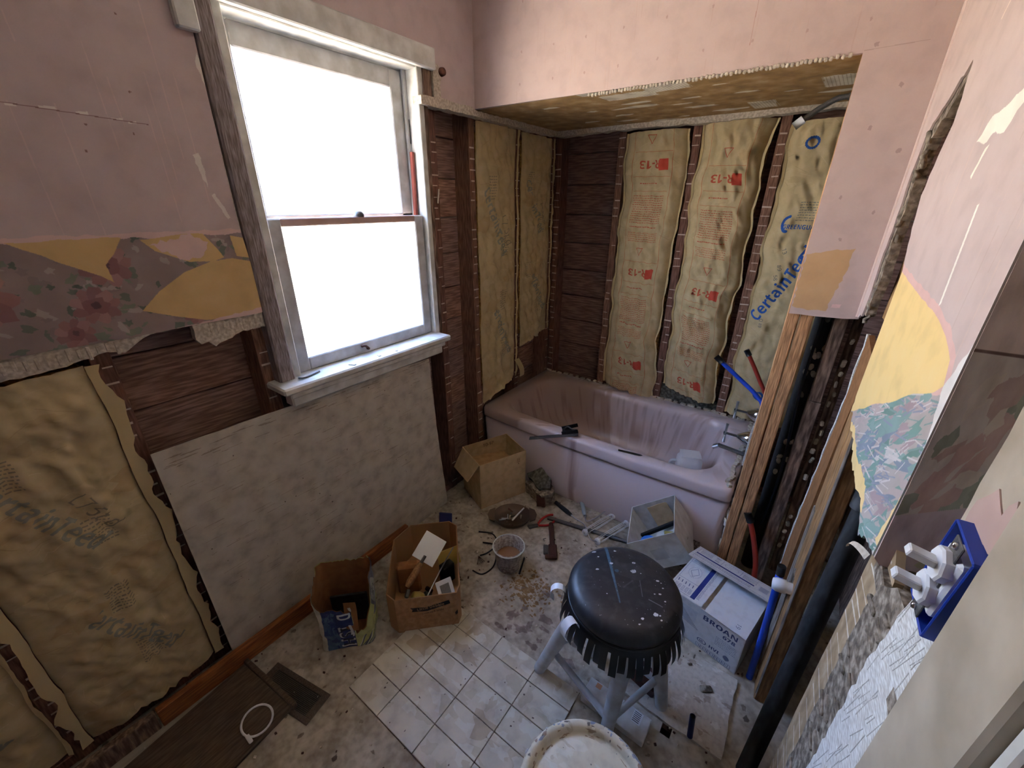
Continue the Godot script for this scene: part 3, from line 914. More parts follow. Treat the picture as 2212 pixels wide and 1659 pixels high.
	prism(st, ragged(pv([1.13, 1.275, 1.205, 1.29, 1.212, 1.33, 1.19, 1.35, 1.18, 1.325, 1.155, 1.34, 1.13, 1.31]), .012, .003, true), T.translated_local(Vector3(0, 0, .0015)), .002)
	obj("pink_chip", st, M.pink, w)
	# --- layers below the switch: paper lath, brown coat, white coat
	W = 256
	H = 1100
	img = pic(W, H, Color(.66, .56, .42))
	var y := 30.0
	while y < H:
		line(img, Vector2(rng.randf_range(0, 60), y), Vector2(rng.randf_range(150, 256), y + rng.randf_range(-6, 6)), rng.randf_range(2, 6), Color(.86, .82, .75))
		y += rng.randf_range(24, 60)
	mottle(img, .3)
	printed("lath_print", img, .9)
	st = S()
	prism(st, ragged(pv([.845, 0, .98, 0, .985, 1.06, .94, 1.09, .90, 1.06, .86, 1.07, .85, .6]), .05, .003, true), T.translated_local(Vector3(0, 0, -.022)), .012, Rect2(.845, 0, .14, 1.1))
	obj("paper_lath", st, M.lath_print, w)
	st = S()
	prism(st, ragged(pv([.968, 0, 1.10, 0, 1.11, .9, 1.12, 1.10, 1.04, 1.095, .99, 1.05, .972, .98]), .03, .004, true), T.translated_local(Vector3(0, 0, -.008)), .014)
	obj("brown_coat", st, M.plaster_grey, w)
	st = S()
	for k in 34:   # cracks between crumbling ridges of the coat
		box(st, T * xf(Vector3(rng.randf_range(.99, 1.07), rng.randf_range(.05, 1.06), -.008), Vector3(0, 0, rng.randf_range(-12, 12))), Vector3(rng.randf_range(.02, .06), rng.randf_range(.004, .012), rng.randf_range(.004, .010)), .002)
	obj("coat_ridges", st, M.plaster_grey, w)
	st = S()
	prism(st, ragged(pv([1.07, 0, 1.235, 0, 1.235, 1.18, 1.15, 1.165, 1.11, 1.13, 1.085, 1.0, 1.08, .7, 1.075, .4]), .016, .005, true), T, .02)
	obj("white_coat", st, M.plaster_white, w)
	st = S()
	for k in 110:
		box(st, T * xf(Vector3(rng.randf_range(1.10, 1.22), rng.randf_range(.4, 1.14), 0), Vector3(0, 0, rng.randf_range(66, 84))), Vector3(rng.randf_range(.02, .09), .0022, .0016), .0006)
	obj("trowel_ridges", st, M.plaster_white, w)
	obj("wall_base", bx(Vector3(.22, 0, -.80), Vector3(.35, 1.02, -.3), 0), M.plaster_grey, w)
	# --- cavity: back of the next room's wall, and its timbers
	obj("far_lath", bx(Vector3(.42, -.28, -2.7), Vector3(.5, 2.5, 1.2), 0), M.old_wood, w)
	obj("double_stud", mid(Vector3(-.050, .0, -1.765), Vector3(-.028, 1.99, -1.765), .089, .038, Vector3(1, 0, 0), .003), M.new_wood, w)
	obj("double_stud", mid(Vector3(-.009, .0, -1.767), Vector3(.012, 1.99, -1.767), .089, .038, Vector3(1, 0, 0), .003), M.new_wood, w)
	obj("stud", bx(Vector3(.083, .935, -1.85), Vector3(.122, 1.99, -1.755), .003), M.old_wood, w)
	obj("stud", bx(Vector3(.082, 0, -1.85), Vector3(.124, .932, -1.756), .003), M.old_wood, w)
	st = S()
	box(st, T * xf(Vector3(.44, 1.2, -.030), Vector3(0, 0, .4)), Vector3(.089, 2.4, .038), .003)
	obj("stud", st, M.tan_wood, w)
	st = S()
	box(st, T * xf(Vector3(.4855, .56, -.0125), Vector3(0, 45, .4)), Vector3(.008, 1.1, .008), .001)
	obj("worn_arris", st, M.grey_wood, w)
	obj("stud", bx(Vector3(.17, 0, -1.43), Vector3(.21, 2.45, -1.34), .003), M.tan_wood, w)
	obj("stud", mid(RW(.33, 0, .03), RW(.31, .72, .03), .045, .03, RN, .003), M.grey_wood, w)
	st = S()
	prism(st, ragged(pv([.06, .12, .20, .12, .22, .6, .26, 1.0, .30, 1.22, .15, 1.25, .145, .95, .07, .62]), .04, .003, true), T.translated_local(Vector3(0, 0, -.02)), .014)
	obj("lath_board", st, M.brown_paper, w)
	st = S()
	pts = []
	for k in 30: pts.append(RW(lerpf(.062, .145, clampf((k - 8) / 16.0, 0, 1)), lerpf(.12, 1.25, k / 29.0), .022) + Vector3(rng.randf_range(-.002, .002), 0, 0))
	tube(st, pts, .0055, 5)
	obj("gypsum_edge", st, M.plaster_white, w)
	st = S()
	box(st, T * xf(Vector3(.20, 1.54, -.055)), Vector3(.22, .50, .02), .003)
	obj("blocking", st, M.tan_wood, w)
	obj("lath_strip", mid(RW(.22, .45, .05), RW(.33, 1.06, .03), .09, .012, RN, .002), M.grey_wood, w)
	obj("lath_strip", mid(RW(.30, .40, .03), RW(.27, 1.02, .035), .035, .012, RN, .002), M.tan_wood, w)
	obj("lath_strip", mid(RW(.36, .05, .02), RW(.40, .52, .015), .05, .012, RN, .002), M.grey_wood, w)
	st = S()   # lumps of plaster squeezed through the lath
	for k in 26:
		if rng.randf() < .35: continue
		box(st, xf(Vector3(.147 + rng.randf_range(-.005, .006), .25 + k * .040, -1.775 + rng.randf_range(-.004, .004)), Vector3(rng.randf_range(-14, 14), rng.randf_range(-25, 25), rng.randf_range(-14, 14))), Vector3(rng.randf_range(.008, .016), rng.randf_range(.016, .032), .012), .004)
	obj("plaster_keys", st, M.plaster, w).set_meta("kind", "stuff")
	obj("key_lath", bx(Vector3(.135, .1, -1.80), Vector3(.165, 1.3, -1.78), .002), M.old_wood, w)
	obj("yellow_panel", bx(Vector3(.07, .10, -2.02), Vector3(.13, .34, -2.01), .001), mat("pale_yellow", Color(.95, .86, .55), .7), w)
	# --- casing and door at the near end
	var c := struct("trim_1", "beige painted door casing")
	obj("casing_board", mid(RW(1.282, -.0, -.006), RW(1.282, 2.2, -.006), .118, .02, RN, .004), M.beige_trim, c)
	var j := struct("trim_2", "pale door jamb edge")
	obj("jamb_edge", mid(RW(1.352, 0, .0), RW(1.352, 2.2, .0), .016, .014, RN, .003), M.white_paint, j)
	var d := struct("door_1", "dark blue door standing beyond the casing")
	obj("door_slab", mid(RW(1.76, 0, .02), RW(1.76, 2.1, .02), .78, .035, RN, .003), M.navy, d)
	obj("wall_beyond", bx(Vector3(.23, -.28, .4), Vector3(.45, 2.5, 1.2), 0), M.pink, w)
	obj("wall_over_door", bx(Vector3(.22, 2.1, -.5), Vector3(.45, 2.5, .5), 0), M.pink, w)

# ================================================================ insulation
func paper_print(kind: int, sd: int, offs: Array) -> Image:
	var W := 360
	var H := 1500
	var img := pic(W, H, Color(.78, .70, .53))
	rng.seed = sd
	for k in 90:   # creases rubbed pale and dark
		var p := Vector2(rng.randf() * W, rng.randf() * H)
		line(img, p, p + Vector2(rng.randf_range(-70, 70), rng.randf_range(-40, 40)), rng.randf_range(1, 2.5), Color(.82, .75, .59) if k % 2 else Color(.71, .63, .47))
	for k in 24: blob(img, rng.randf() * W, rng.randf() * H, rng.randf_range(10, 46), rng.randf_range(8, 40), Color(.75, .67, .50) if k % 2 else Color(.81, .73, .56), .4)
	var red := Color(.74, .33, .23)
	if kind == 0:
		var thin := Color(.74, .45, .30)
		for x in [62, 298]: line(img, Vector2(x, 0), Vector2(x + 3, H), 2.5, thin)
		for y0 in offs:   # drawn upright, the sheet hangs upside down
			var y: float = y0
			text(img, "R-13", Vector2(188, y), 40, red, 0, true, 1.15)
			img.fill_rect(Rect2i(84, int(y - 28), 50, 54), Color(.80, .30, .22))
			line(img, Vector2(70, y + 62), Vector2(290, y + 62), 2.5, thin)
			line(img, Vector2(70, y - 58), Vector2(290, y - 58), 2.5, thin)
			scribble(img, Rect2(140, y - 100, 110, 12), 1, red)
			scribble(img, Rect2(95, y - 300, 190, 150), 13, Color(.74, .40, .29))
			scribble(img, Rect2(110, y - 325, 170, 14), 1, red)
			line(img, Vector2(80, y - 130), Vector2(290, y - 130), 2, thin)
			scribble(img, Rect2(95, y - 400, 190, 56), 5, Color(.76, .46, .33))
			for e in [[Vector2(190, y + 140), Vector2(165, y + 98)], [Vector2(165, y + 98), Vector2(215, y + 98)], [Vector2(215, y + 98), Vector2(190, y + 140)]]:
				line(img, Vector2(e[0].x, 2 * y + 238 - e[0].y), Vector2(e[1].x, 2 * y + 238 - e[1].y), 3, red)
		img.rotate_180()
	elif kind == 1:
		var blue := Color(.14, .34, .66)
		text(img, "CertainTeed", Vector2(124, 725), 66, blue, -1.08, true, .86)
		var a := Vector2(212, 575)
		for r in [[-24, -24, 48, 12], [-24, 12, 48, 12], [-24, -24, 12, 48], [4, -8, 20, 12]]:
			fill(img, PackedVector2Array([a + Vector2(r[0], r[1]).rotated(-1.08), a + Vector2(r[0] + r[2], r[1]).rotated(-1.08), a + Vector2(r[0] + r[2], r[1] + r[3]).rotated(-1.08), a + Vector2(r[0], r[1] + r[3]).rotated(-1.08)]), blue)
		fill(img, PackedVector2Array([Vector2(240, 520), Vector2(286, 494), Vector2(298, 520), Vector2(254, 545)]), blue)
		text(img, "GREENGUARD", Vector2(150, 446), 20, blue, 0, true)
		for k in 16:
			var t := PI * .55 + PI * .95 * k / 15.0
			blob(img, 84 + cos(t) * 28, 434 + sin(t) * -34, 7, 7, blue, .1, 8)
		text(img, "13", Vector2(110, 560), 20, Color(.40, .40, .38), 1.2)
		text(img, "89", Vector2(96, 640), 20, Color(.40, .40, .38), 1.3)
		text(img, "58", Vector2(84, 690), 20, Color(.40, .40, .38), 1.3)
		text(img, "Q 89", Vector2(72, 930), 22, Color(.42, .42, .40), 1.5)
		scribble(img, Rect2(110, 330, 130, 90), 8, Color(.50, .49, .44))
		for c in [[110, 90], [150, 1340]]:
			for k in 18:
				var t := TAU * k / 18.0
				blob(img, c[0] + cos(t) * 26, c[1] + sin(t) * 22, 6, 6, blue, .1, 7)
	else:
		var ink := Color(.58, .54, .45)
		for k in 4:
			scribble(img, Rect2(rng.randf_range(60, 220), 230 + k * 310, 60, 120), 9, ink)
		text(img, "L7 5t d", Vector2(250, 520), 44, ink, 1.25)
		text(img, "CertainTeed", Vector2(150, 470), 62, Color(.60, .60, .53), 1.15, true, .86)
		text(img, "CertainTeed", Vector2(200, 1090), 62, Color(.60, .60, .53), 1.15, true, .86)
		for k in 8: blob(img, rng.randf() * W, rng.randf() * H, 60, 40, Color(.76, .66, .49), .4)
	mottle(img, .13)
	return img

func batt(label: String, o: Vector3, ex: Vector3, n: Vector3, w: float, h: float, bulge: float, m: Material, sd: int, taper := 0.0, cut := 0.0, flange := .022) -> Node3D:
	# o: upper left corner of the paper as seen from the room
	var t := thing("insulation_batt", label, "insulation", o - Vector3(0, h, 0), 0, "insulation between the studs")
	var f := FastNoiseLite.new()
	f.seed = sd
	f.frequency = 2.2
	f.fractal_octaves = 3
	var edge := func(v: float, side: float) -> float: return f.get_noise_2d(v * 1.6 + side * 9.0, side * 40.0) * (.030 if n.z > .5 else .012) - absf(taper) * v * .5
	var P := func(u: float, v: float) -> Vector3:
		var l: float = -edge.call(v, 0.0)
		var r: float = w + edge.call(v, 1.0)
		var x := lerpf(l, r, u)
		var b := bulge * pow(maxf(0.0, 1.0 - pow(absf(2 * u - 1), 3.0)), .7)
		b += (f.get_noise_2d(u * 2.2 + 5, v * h * 2.6) * .020 + f.get_noise_2d(u * 4.5 + 50, v * h * 5.5 + 9) * .012 + absf(f.get_noise_2d(u * 6, v * h * 9 + 70)) * .012) * minf(1.0, 5.0 * minf(u, 1 - u) + .15)
		var y := -v * (h + cut * (u - .5) + f.get_noise_1d(u * 7) * .012)
		return ex * x + Vector3(0, h + y, 0) + n * b
	var st := S(true)
	grid(st, 26, 90, P)
	obj("kraft_face", st, m, t)
	for side in 2:
		st = S(true)
		grid(st, 3, 60, func(u: float, v: float) -> Vector3:
			var p: Vector3 = P.call(float(side), v)
			var k := (u if side else -u) * flange * (1.0 + .7 * f.get_noise_1d(v * 5 + side * 31))
			return p + ex * k + n * ((.004 if n.z > .5 else .013) + u * .008 * (.6 + f.get_noise_1d(v * 8 + side * 13))))
		obj("stapling_flange", st, M.flange, t)
	st = S()
	box(st, Transform3D(Basis(ex, Vector3.UP, n), ex * (w / 2) + Vector3(0, h / 2 + .01, 0) - n * .040), Vector3(w - .01 - absf(taper) * .5, h - .03 - absf(cut), .072), .01)
	obj("glass_wool", st, M.wool, t)
	return t

func insulation() -> void:
	mat("flange", Color(.80, .72, .54), .9)
	var X := Vector3(1, 0, 0)
	var B := Vector3(0, 0, 1)
	printed("kraft_a", paper_print(0, 301, [200, 770, 1340]), .88)
	printed("kraft_b", paper_print(0, 302, [90, 650, 1240]), .88)
	printed("kraft_c", paper_print(1, 303, []), .88)
	printed("kraft_d", paper_print(2, 304, []), .88)
	printed("kraft_e", paper_print(2, 305, []), .88)
	batt("red-printed kraft insulation beside the bare dark bay of the back wall", Vector3(-1.028, 1.955, -2.517), X, B, .322, 1.50, .050, M.kraft_a, 11, .0, .03, .010)
	batt("red-printed kraft insulation, middle one of three behind the tub", Vector3(-.634, 1.965, -2.517), X, B, .300, 1.44, .055, M.kraft_b, 12, .0, .06, .010)
	batt("blue-lettered kraft insulation behind the shower pipe", Vector3(-.246, 1.94, -2.517), X, B, .31, 1.47, .045, M.kraft_c, 13, .0, .0, .012)
	var Z := Vector3(0, 0, -1)
	var A := Vector3(1, 0, 0)
	batt("dull brown insulation strip on the window wall nearest the window", Vector3(-1.496, 1.962, -1.752), Z, A, .33, 1.46, .014, M.kraft_d, 14, .0, -.08, .010)
	batt("dull brown insulation strip in the alcove corner with a ragged lower end", Vector3(-1.496, 1.958, -2.136), Z, A, .325, 1.20, .014, M.kraft_e, 15, .0, -.06, .010)
	batt("large dark kraft insulation in the lower left under the wallpaper border", Vector3(-1.492, 1.21, .178), Z, A, .335, 1.15, .022, M.kraft_d, 16, .0, .0, .028)
	batt("insulation seen at the left edge beyond the leftmost stud", Vector3(-1.502, 1.21, .59), Z, A, .36, 1.15, .01, M.kraft_e, 17, .0, .0, .01)
	rng.seed = 777
	# torn corner of paper hanging by the tub, a rag of batting in the corner
	var st := S(true)
	grid(st, 4, 8, func(u: float, v: float) -> Vector3: return Vector3(-1.478 + .02 * sin(v * 3.0), .66 - .14 * v, -2.06 - .05 * u - .06 * v))
	tag(obj("paper_flap", st, M.flange), "torn kraft paper flap hanging above the tub corner", "paper")

# ================================================================ bathtub
func rr(hx: float, hz: float, r: float, t: float) -> Vector2:   # walk round a rounded rectangle
	var a := 2 * (hx - r)
	var b := 2 * (hz - r)
	var q := PI * r / 2
	var d := fposmod(t, 1.0) * (2 * a + 2 * b + 4 * q)
	for k in 4:
		var l := a if k % 2 == 0 else b
		var hh := Vector2(hx, hz) if k % 2 == 0 else Vector2(hz, hx)
		if d < l: return Vector2(-hh.x + r + d, hh.y).rotated(-k * PI / 2)
		d -= l
		if d < q:
			var g := d / r
			return (Vector2(hh.x - r, hh.y - r) + Vector2(sin(g), cos(g)) * r).rotated(-k * PI / 2)
		d -= q
	return Vector2(-hx + r, hz)

func tub() -> void:
	var t := thing("bathtub", "dusty pink bathtub with rust streaks in the alcove", "bathtub", Vector3(-.79, 0, -2.144))
	var n := 260
	var loops := [[.715, .364, .012, 0.0, 0, 0], [.715, .364, .012, .085, 0, 0], [.715, .352, .012, .118, 0, 0], [.715, .372, .016, .352, 0, 0], [.715, .360, .014, .358, 0, 0], [.715, .362, .014, .370, 0, 0], [.715, .384, .02, .374, 0, 0], [.717, .386, .024, .382, 0, 0], [.717, .386, .024, .424, 0, 0], [.715, .380, .024, .437, 0, 0], [.708, .368, .03, .442, 0, 0],
		[.648, .322, .10, .441, -.005, 0], [.628, .304, .15, .436, -.005, 0], [.616, .292, .15, .424, -.005, 0], [.604, .282, .15, .39, 0, 0], [.58, .268, .15, .30, .01, 0], [.55, .248, .14, .19, .02, 0], [.505, .215, .13, .122, .03, 0], [.44, .165, .11, .10, .035, -.01], [.25, .09, .06, .096, .04, -.01], [.03, .012, .005, .094, .05, -.01]]
	var f := FastNoiseLite.new()
	f.seed = 8
	f.frequency = 7.0
	f.fractal_octaves = 4
	var base := Color(.83, .775, .78).srgb_to_linear()
	var film := Color(.60, .47, .385).srgb_to_linear()
	var rusty := Color(.47, .33, .27).srgb_to_linear()
	var pts := []
	var cols := []
	for j in loops.size():
		var L: Array = loops[j]
		for k in n:
			var q := rr(L[0], L[1], L[2], float(k) / n)
			var p := Vector3(q.x + L[4], L[3], q.y + L[5])
			if j >= 1 and j <= 13 and q.y > .2: p.z += .022 * (1 - pow(q.x / .72, 2))
			pts.append(p)
			var c := base
			var g := f.get_noise_3dv(p)
			if j >= 11 and (p.x + .12 + g * .45 < -.08 + (.10 if j > 14 else 0.0)): c = base.lerp(film, .62)
			elif j >= 11 and g > .22: c = base.lerp(film, .3)
			elif j < 11 and j > 6 and p.x + g * .3 < -.42: c = base.lerp(film, .55)
			var d := absf(p.x + .068 + f.get_noise_1d(p.y * 4) * .012)
			if q.y > .2 and d < .022: c = c.lerp(rusty, .6 if d < .013 else .3)
			if j > 13 and j < 17 and f.get_noise_2d(p.x * 4, p.z * 4) > .28: c = c.lerp(rusty, .35)
			cols.append(c)
	var st := S(true)
	for j in loops.size() - 1:
		for k in n:
			for e in [[0, 0], [1, 0], [1, 1], [0, 0], [1, 1], [0, 1]]:
				var i: int = (j + e[0]) * n + (k + e[1]) % n
				st.set_color(cols[i])
				st.add_vertex(pts[i])
	var m := mat("enamel", Color(1, 1, 1), .28)
	m.vertex_color_use_as_albedo = true
	obj("basin", st, m, t)
	st = S()
	for k in 30: box(st, xf(Vector3(-.69 + k * .047, .445, -.372 + rng.randf_range(-.008, .006)), Vector3(0, rng.randf_range(-20, 20), 0)), Vector3(rng.randf_range(.02, .05), rng.randf_range(.008, .018), .022), .003)
	obj("plaster_crust", st, M.plaster, t)
	st = S()
	for k in 22: box(st, xf(Vector3(.69 + rng.randf_range(-.006, .008), .449, -.36 + k * .034), Vector3(0, rng.randf_range(-30, 30), 0)), Vector3(.02, rng.randf_range(.01, .022), rng.randf_range(.02, .04)), .003)
	obj("plaster_crust", st, M.plaster, t)
	st = S()
	for k in 16: box(st, xf(Vector3(.722 + rng.randf_range(-.004, .005), .02 + k * .024, .345 + rng.randf_range(-.006, .01)), Vector3(0, rng.randf_range(-30, 30), 0)), Vector3(.016, rng.randf_range(.014, .03), .02), .003)
	obj("chipped_edge", st, M.plaster_white, t)
	# things in and on it
	var jug := thing("plastic_jug", "white plastic jug standing at the drain end of the tub", "jug", Vector3(-.345, .098, -2.22), .4)
	st = S(true)
	for y in 12:
		for k in 24:
			for e in [[0, 0], [1, 0], [1, 1], [0, 0], [1, 1], [0, 1]]:
				var v: float = (y + e[0]) / 12.0
				var q := rr(.07 * (1 - .06 * v), .055 * (1 - .06 * v), .03, float(k + e[1]) / 24)
				if v > .9: q *= .86
				st.add_vertex(Vector3(q.x, v * .19, q.y))
	obj("body", st, M.white_plastic, jug)
	obj("lid", bx(Vector3(-.055, .186, -.042), Vector3(.055, .192, .042), .003), M.white_plastic, jug)
	st = S(true)
	tube(st, spline([Vector3(-.068, .14, 0), Vector3(-.10, .13, 0), Vector3(-.10, .07, 0), Vector3(-.068, .06, 0)]), .008, 8)
	obj("handle", st, M.white_plastic, jug)
	for a in [[-.62, -2.17, .03], [-.585, -2.20, .02], [-.50, -2.10, .03], [-.84, -2.05, .05]]:
		var o := obj("scrap_piece", bx(Vector3(-a[2], 0, -.012), Vector3(a[2], .016, .012), .004), M.rust)
		o.position = Vector3(a[0], .098, a[1])
		o.rotation.y = a[2] * 30
		tag(o, "dark rusty scrap lying on the bathtub bottom", "scrap", "scraps in the tub")
	var dish := thing("soap_rack", "small dark metal soap rack on the tub rim", "rack", Vector3(-.905, .443, -1.788), .5)
	obj("tray", bx(Vector3(-.04, 0, -.028), Vector3(.04, .006, .028), .003), M.black_plastic, dish)
	for s in [-1, 1]:
		obj("side", mid(Vector3(-.042, .003, s * .028), Vector3(.045, .028, s * .034), .004, .022, Vector3.UP, .001), M.black_plastic, dish)
	obj("loop", rod(spline([Vector3(-.03, .01, -.01), Vector3(-.01, .032, 0), Vector3(.02, .02, .012), Vector3(.03, .01, -.012)]), .004, 8), M.dull_steel, dish)
	tag(obj("flat_bar", mid(Vector3(-.845, .455, -1.775), Vector3(-1.085, .40, -1.66), .03, .004, Vector3.UP, .001), M.dull_steel), "thin flat metal bar jutting over the tub rim", "bar")
	tag(obj("pencil", rod([Vector3(-.61, .4505, -1.765), Vector3(-.505, .4505, -1.785), Vector3(-.492, .4505, -1.788)], [.0045, .0045, .001], 6), M.black_plastic), "dark pencil lying on the front rim of the tub", "pencil")

# ================================================================ pipes and taps
func plumbing() -> void:
	var X := Transform3D(Basis(Vector3(0, 1, 0), Vector3(-1, 0, 0), Vector3(0, 0, 1)), Vector3.ZERO)   # local y points out of the plumbing wall
	for a in [[-2.40, .545, "back"], [-2.13, .525, "front"]]:
		var t := thing("tub_valve", "chrome tub valve with bell cover and cross handle, %s one of two" % ("farther" if a[2] == "back" else "nearer"), "tap", Vector3(-.078, a[1], a[0]), 0, "tub valves")
		var st := S(true)
		lathe(st, [Vector2(.042, 0), Vector2(.042, .004), Vector2(.034, .022), Vector2(.018, .048), Vector2(.011, .058), Vector2(.0, .058)], 24, X)
		obj("bell_cover", st, M.chrome, t)
		st = S(true)
		lathe(st, [Vector2(.006, .04), Vector2(.006, .115), Vector2(.009, .12), Vector2(0, .122)], 12, X)
		obj("stem", st, M.dull_steel, t)
		obj("handle", rod([Vector3(-.112, -.052, .004), Vector3(-.112, 0, 0), Vector3(-.112, .052, -.004)], [.007, .005, .007], 8), M.steel, t)
		obj("handle", rod([Vector3(-.112, 0, -.03), Vector3(-.112, 0, .03)], .005, 8), M.steel, t)
	var sp := thing("tub_spout", "dark flat tub spout arm reaching over the rim", "spout", Vector3(-.08, .475, -2.055))
	obj("arm", mid(Vector3(0, 0, 0), Vector3(-.125, .012, .0), .026, .012, Vector3.UP, .003), M.dull_steel, sp)
	obj("tip", mid(Vector3(-.118, .012, 0), Vector3(-.145, -.008, 0), .028, .014, Vector3.UP, .003), M.steel, sp)
	var pl := obj("backing_plate", bx(Vector3(-.078, .448, -2.46), Vector3(-.066, .63, -1.99), .002), M.plaster_white)
	tag(pl, "pale strip of backing board behind the tub valves", "board")
	# water pipes
	var t1 := thing("water_pipe", "curved blue water pipe with a black cap above the tub", "pipe", Vector3(-.05, .62, -2.15))
	var o := t1.position
	obj("pipe", rod(spline([Vector3(-.05, .45, -2.15) - o, Vector3(-.06, .68, -2.16) - o, Vector3(-.10, .74, -2.18) - o, Vector3(-.19, .80, -2.2) - o, Vector3(-.295, .875, -2.2) - o]), .0105, 12), M.pex_blue, t1)
	obj("cap", rod([Vector3(-.285, .868, -2.2) - o, Vector3(-.318, .893, -2.2) - o], .0145, 12), M.black_plastic, t1)
	var t2 := thing("water_pipe", "curved red water pipe with a black cap above the tub", "pipe", Vector3(-.045, .62, -2.2))
	o = t2.position
	obj("pipe", rod(spline([Vector3(-.02, .45, -2.2) - o, Vector3(-.05, .70, -2.2) - o, Vector3(-.11, .82, -2.2) - o, Vector3(-.18, .935, -2.2) - o]), .0095, 12), M.pex_red, t2)
	obj("cap", rod([Vector3(-.175, .928, -2.2) - o, Vector3(-.193, .953, -2.2) - o], .013, 12), M.black_plastic, t2)
	var t3 := thing("water_pipe", "red water pipe bending down inside the opened wall", "pipe", Vector3(.06, .2, -1.70))
	o = t3.position
	obj("pipe", rod(spline([Vector3(.012, .37, -1.72) - o, Vector3(.05, .28, -1.70) - o, Vector3(.085, .17, -1.66) - o, Vector3(.10, 0, -1.64) - o]), .0105, 12), M.pex_red, t3)
	obj("fitting", rod([Vector3(.02, .352, -1.717) - o, Vector3(.0, .39, -1.722) - o], .015, 12), M.black_plastic, t3)
	var t4 := thing("water_pipe", "blue water pipe with a white fitting beside the vent fan box", "pipe", Vector3(.148, 0, -1.29))
	o = t4.position
	obj("pipe", rod(spline([Vector3(.150, 0, -1.29) - o, Vector3(.143, .28, -1.295) - o, Vector3(.132, .51, -1.30) - o]), .011, 12), M.pex_blue, t4)
	obj("cap", rod([Vector3(.133, .50, -1.30) - o, Vector3(.131, .535, -1.301) - o], .0125, 12), M.black_plastic, t4)
	var st := S(true)
	lathe(st, [Vector2(0, .034), Vector2(.015, .034), Vector2(.018, .030), Vector2(.018, .012), Vector2(.022, .010), Vector2(.022, -.016), Vector2(.018, -.026), Vector2(.0, -.026)], 20, xf(Vector3(.146, .482, -1.275) - o, Vector3(25, 0, -75)))
	obj("white_fitting", st, M.white_plastic, t4)
	var t5 := thing("water_pipe", "short blue pipe stub standing on the white floor board", "pipe", Vector3(.022, .012, -.962))
	st = S(true)
	tube(st, [Vector3(0, 0, 0), Vector3(-.004, .04, -.008), Vector3(-.008, .082, -.014)], .009, 14, false)
	obj("pipe", st, M.navy_blue if M.has("navy_blue") else mat("navy_blue", Color(.07, .13, .36), .4), t5)
	st = S(true)
	tube(st, [Vector3(-.008, .082, -.014), Vector3(-.006, .05, -.010)], .0065, 14, true)
	obj("bore", st, M.black, t5)
	var sh := thing("shower_arm", "bare shower pipe arm under the alcove ceiling", "pipe", Vector3(-.02, 1.95, -2.28))
	o = sh.position
	obj("arm", rod(spline([Vector3(-.02, 1.975, -2.28) - o, Vector3(-.09, 1.982, -2.29) - o, Vector3(-.15, 1.955, -2.3) - o, Vector3(-.205, 1.915, -2.3) - o]), .011, 12), M.dull_steel, sh)
	st = S(true)
	lathe(st, [Vector2(.034, 0), Vector2(.032, .006), Vector2(.014, .016), Vector2(.012, .02)], 20, Transform3D(X.basis, Vector3(-.05, 1.982, -2.283) - o))
	obj("flange", st, M.dull_steel, sh)
	obj("nut", rod([Vector3(-.2, 1.92, -2.3) - o, Vector3(-.228, 1.897, -2.3) - o], .0165, 8), M.white_plastic, sh)
	var vp := thing("vent_pipe", "thick black plastic drain pipe rising in the opened wall", "pipe", Vector3(.198, 0, -1.035))
	obj("pipe", rod([Vector3(-.016, 0, .062), Vector3(.011, .55, -.03), Vector3(.034, 1.06, -.115), Vector3(.046, 1.4, -.15)], .024, 20), M.abs, vp)
	obj("hub", rod([Vector3(.026, .93, -.092), Vector3(.030, 1.0, -.104)], .029, 20), M.abs, vp)
	var ip := thing("stack_pipe", "dark pipe smeared with white plaster behind the new studs", "pipe", Vector3(.063, 0, -1.88))
	obj("pipe", rod([Vector3(0, 0, 0), Vector3(0, 1.0, 0), Vector3(.0, 1.98, 0)], .034, 18), M.iron, ip)
	st = S(true)
	for k in 16:
		var y := .5 + rng.randf() * .75
		var a := rng.randf_range(.6, 2.2)
		lathe(st, [Vector2(0, .014), Vector2(.007, .010), Vector2(.010, 0), Vector2(.007, -.012), Vector2(0, -.018)], 6, xf(Vector3(cos(a) * .031, y, sin(a) * .031), Vector3(0, 0, rng.randf_range(-30, 30))))
	obj("plaster_smears", st, M.plaster, ip).set_meta("kind", "stuff")
	var cb := thing("electric_cable", "thin dark cable hanging in the wall cavity beside the old stud", "cable", Vector3(.06, .3, -1.80))
	obj("sheath", rod(spline([Vector3(0, 0, 0), Vector3(.01, .3, .01), Vector3(-.01, .7, 0), Vector3(.0, 1.2, 0)]), .005, 8), M.navy, cb)

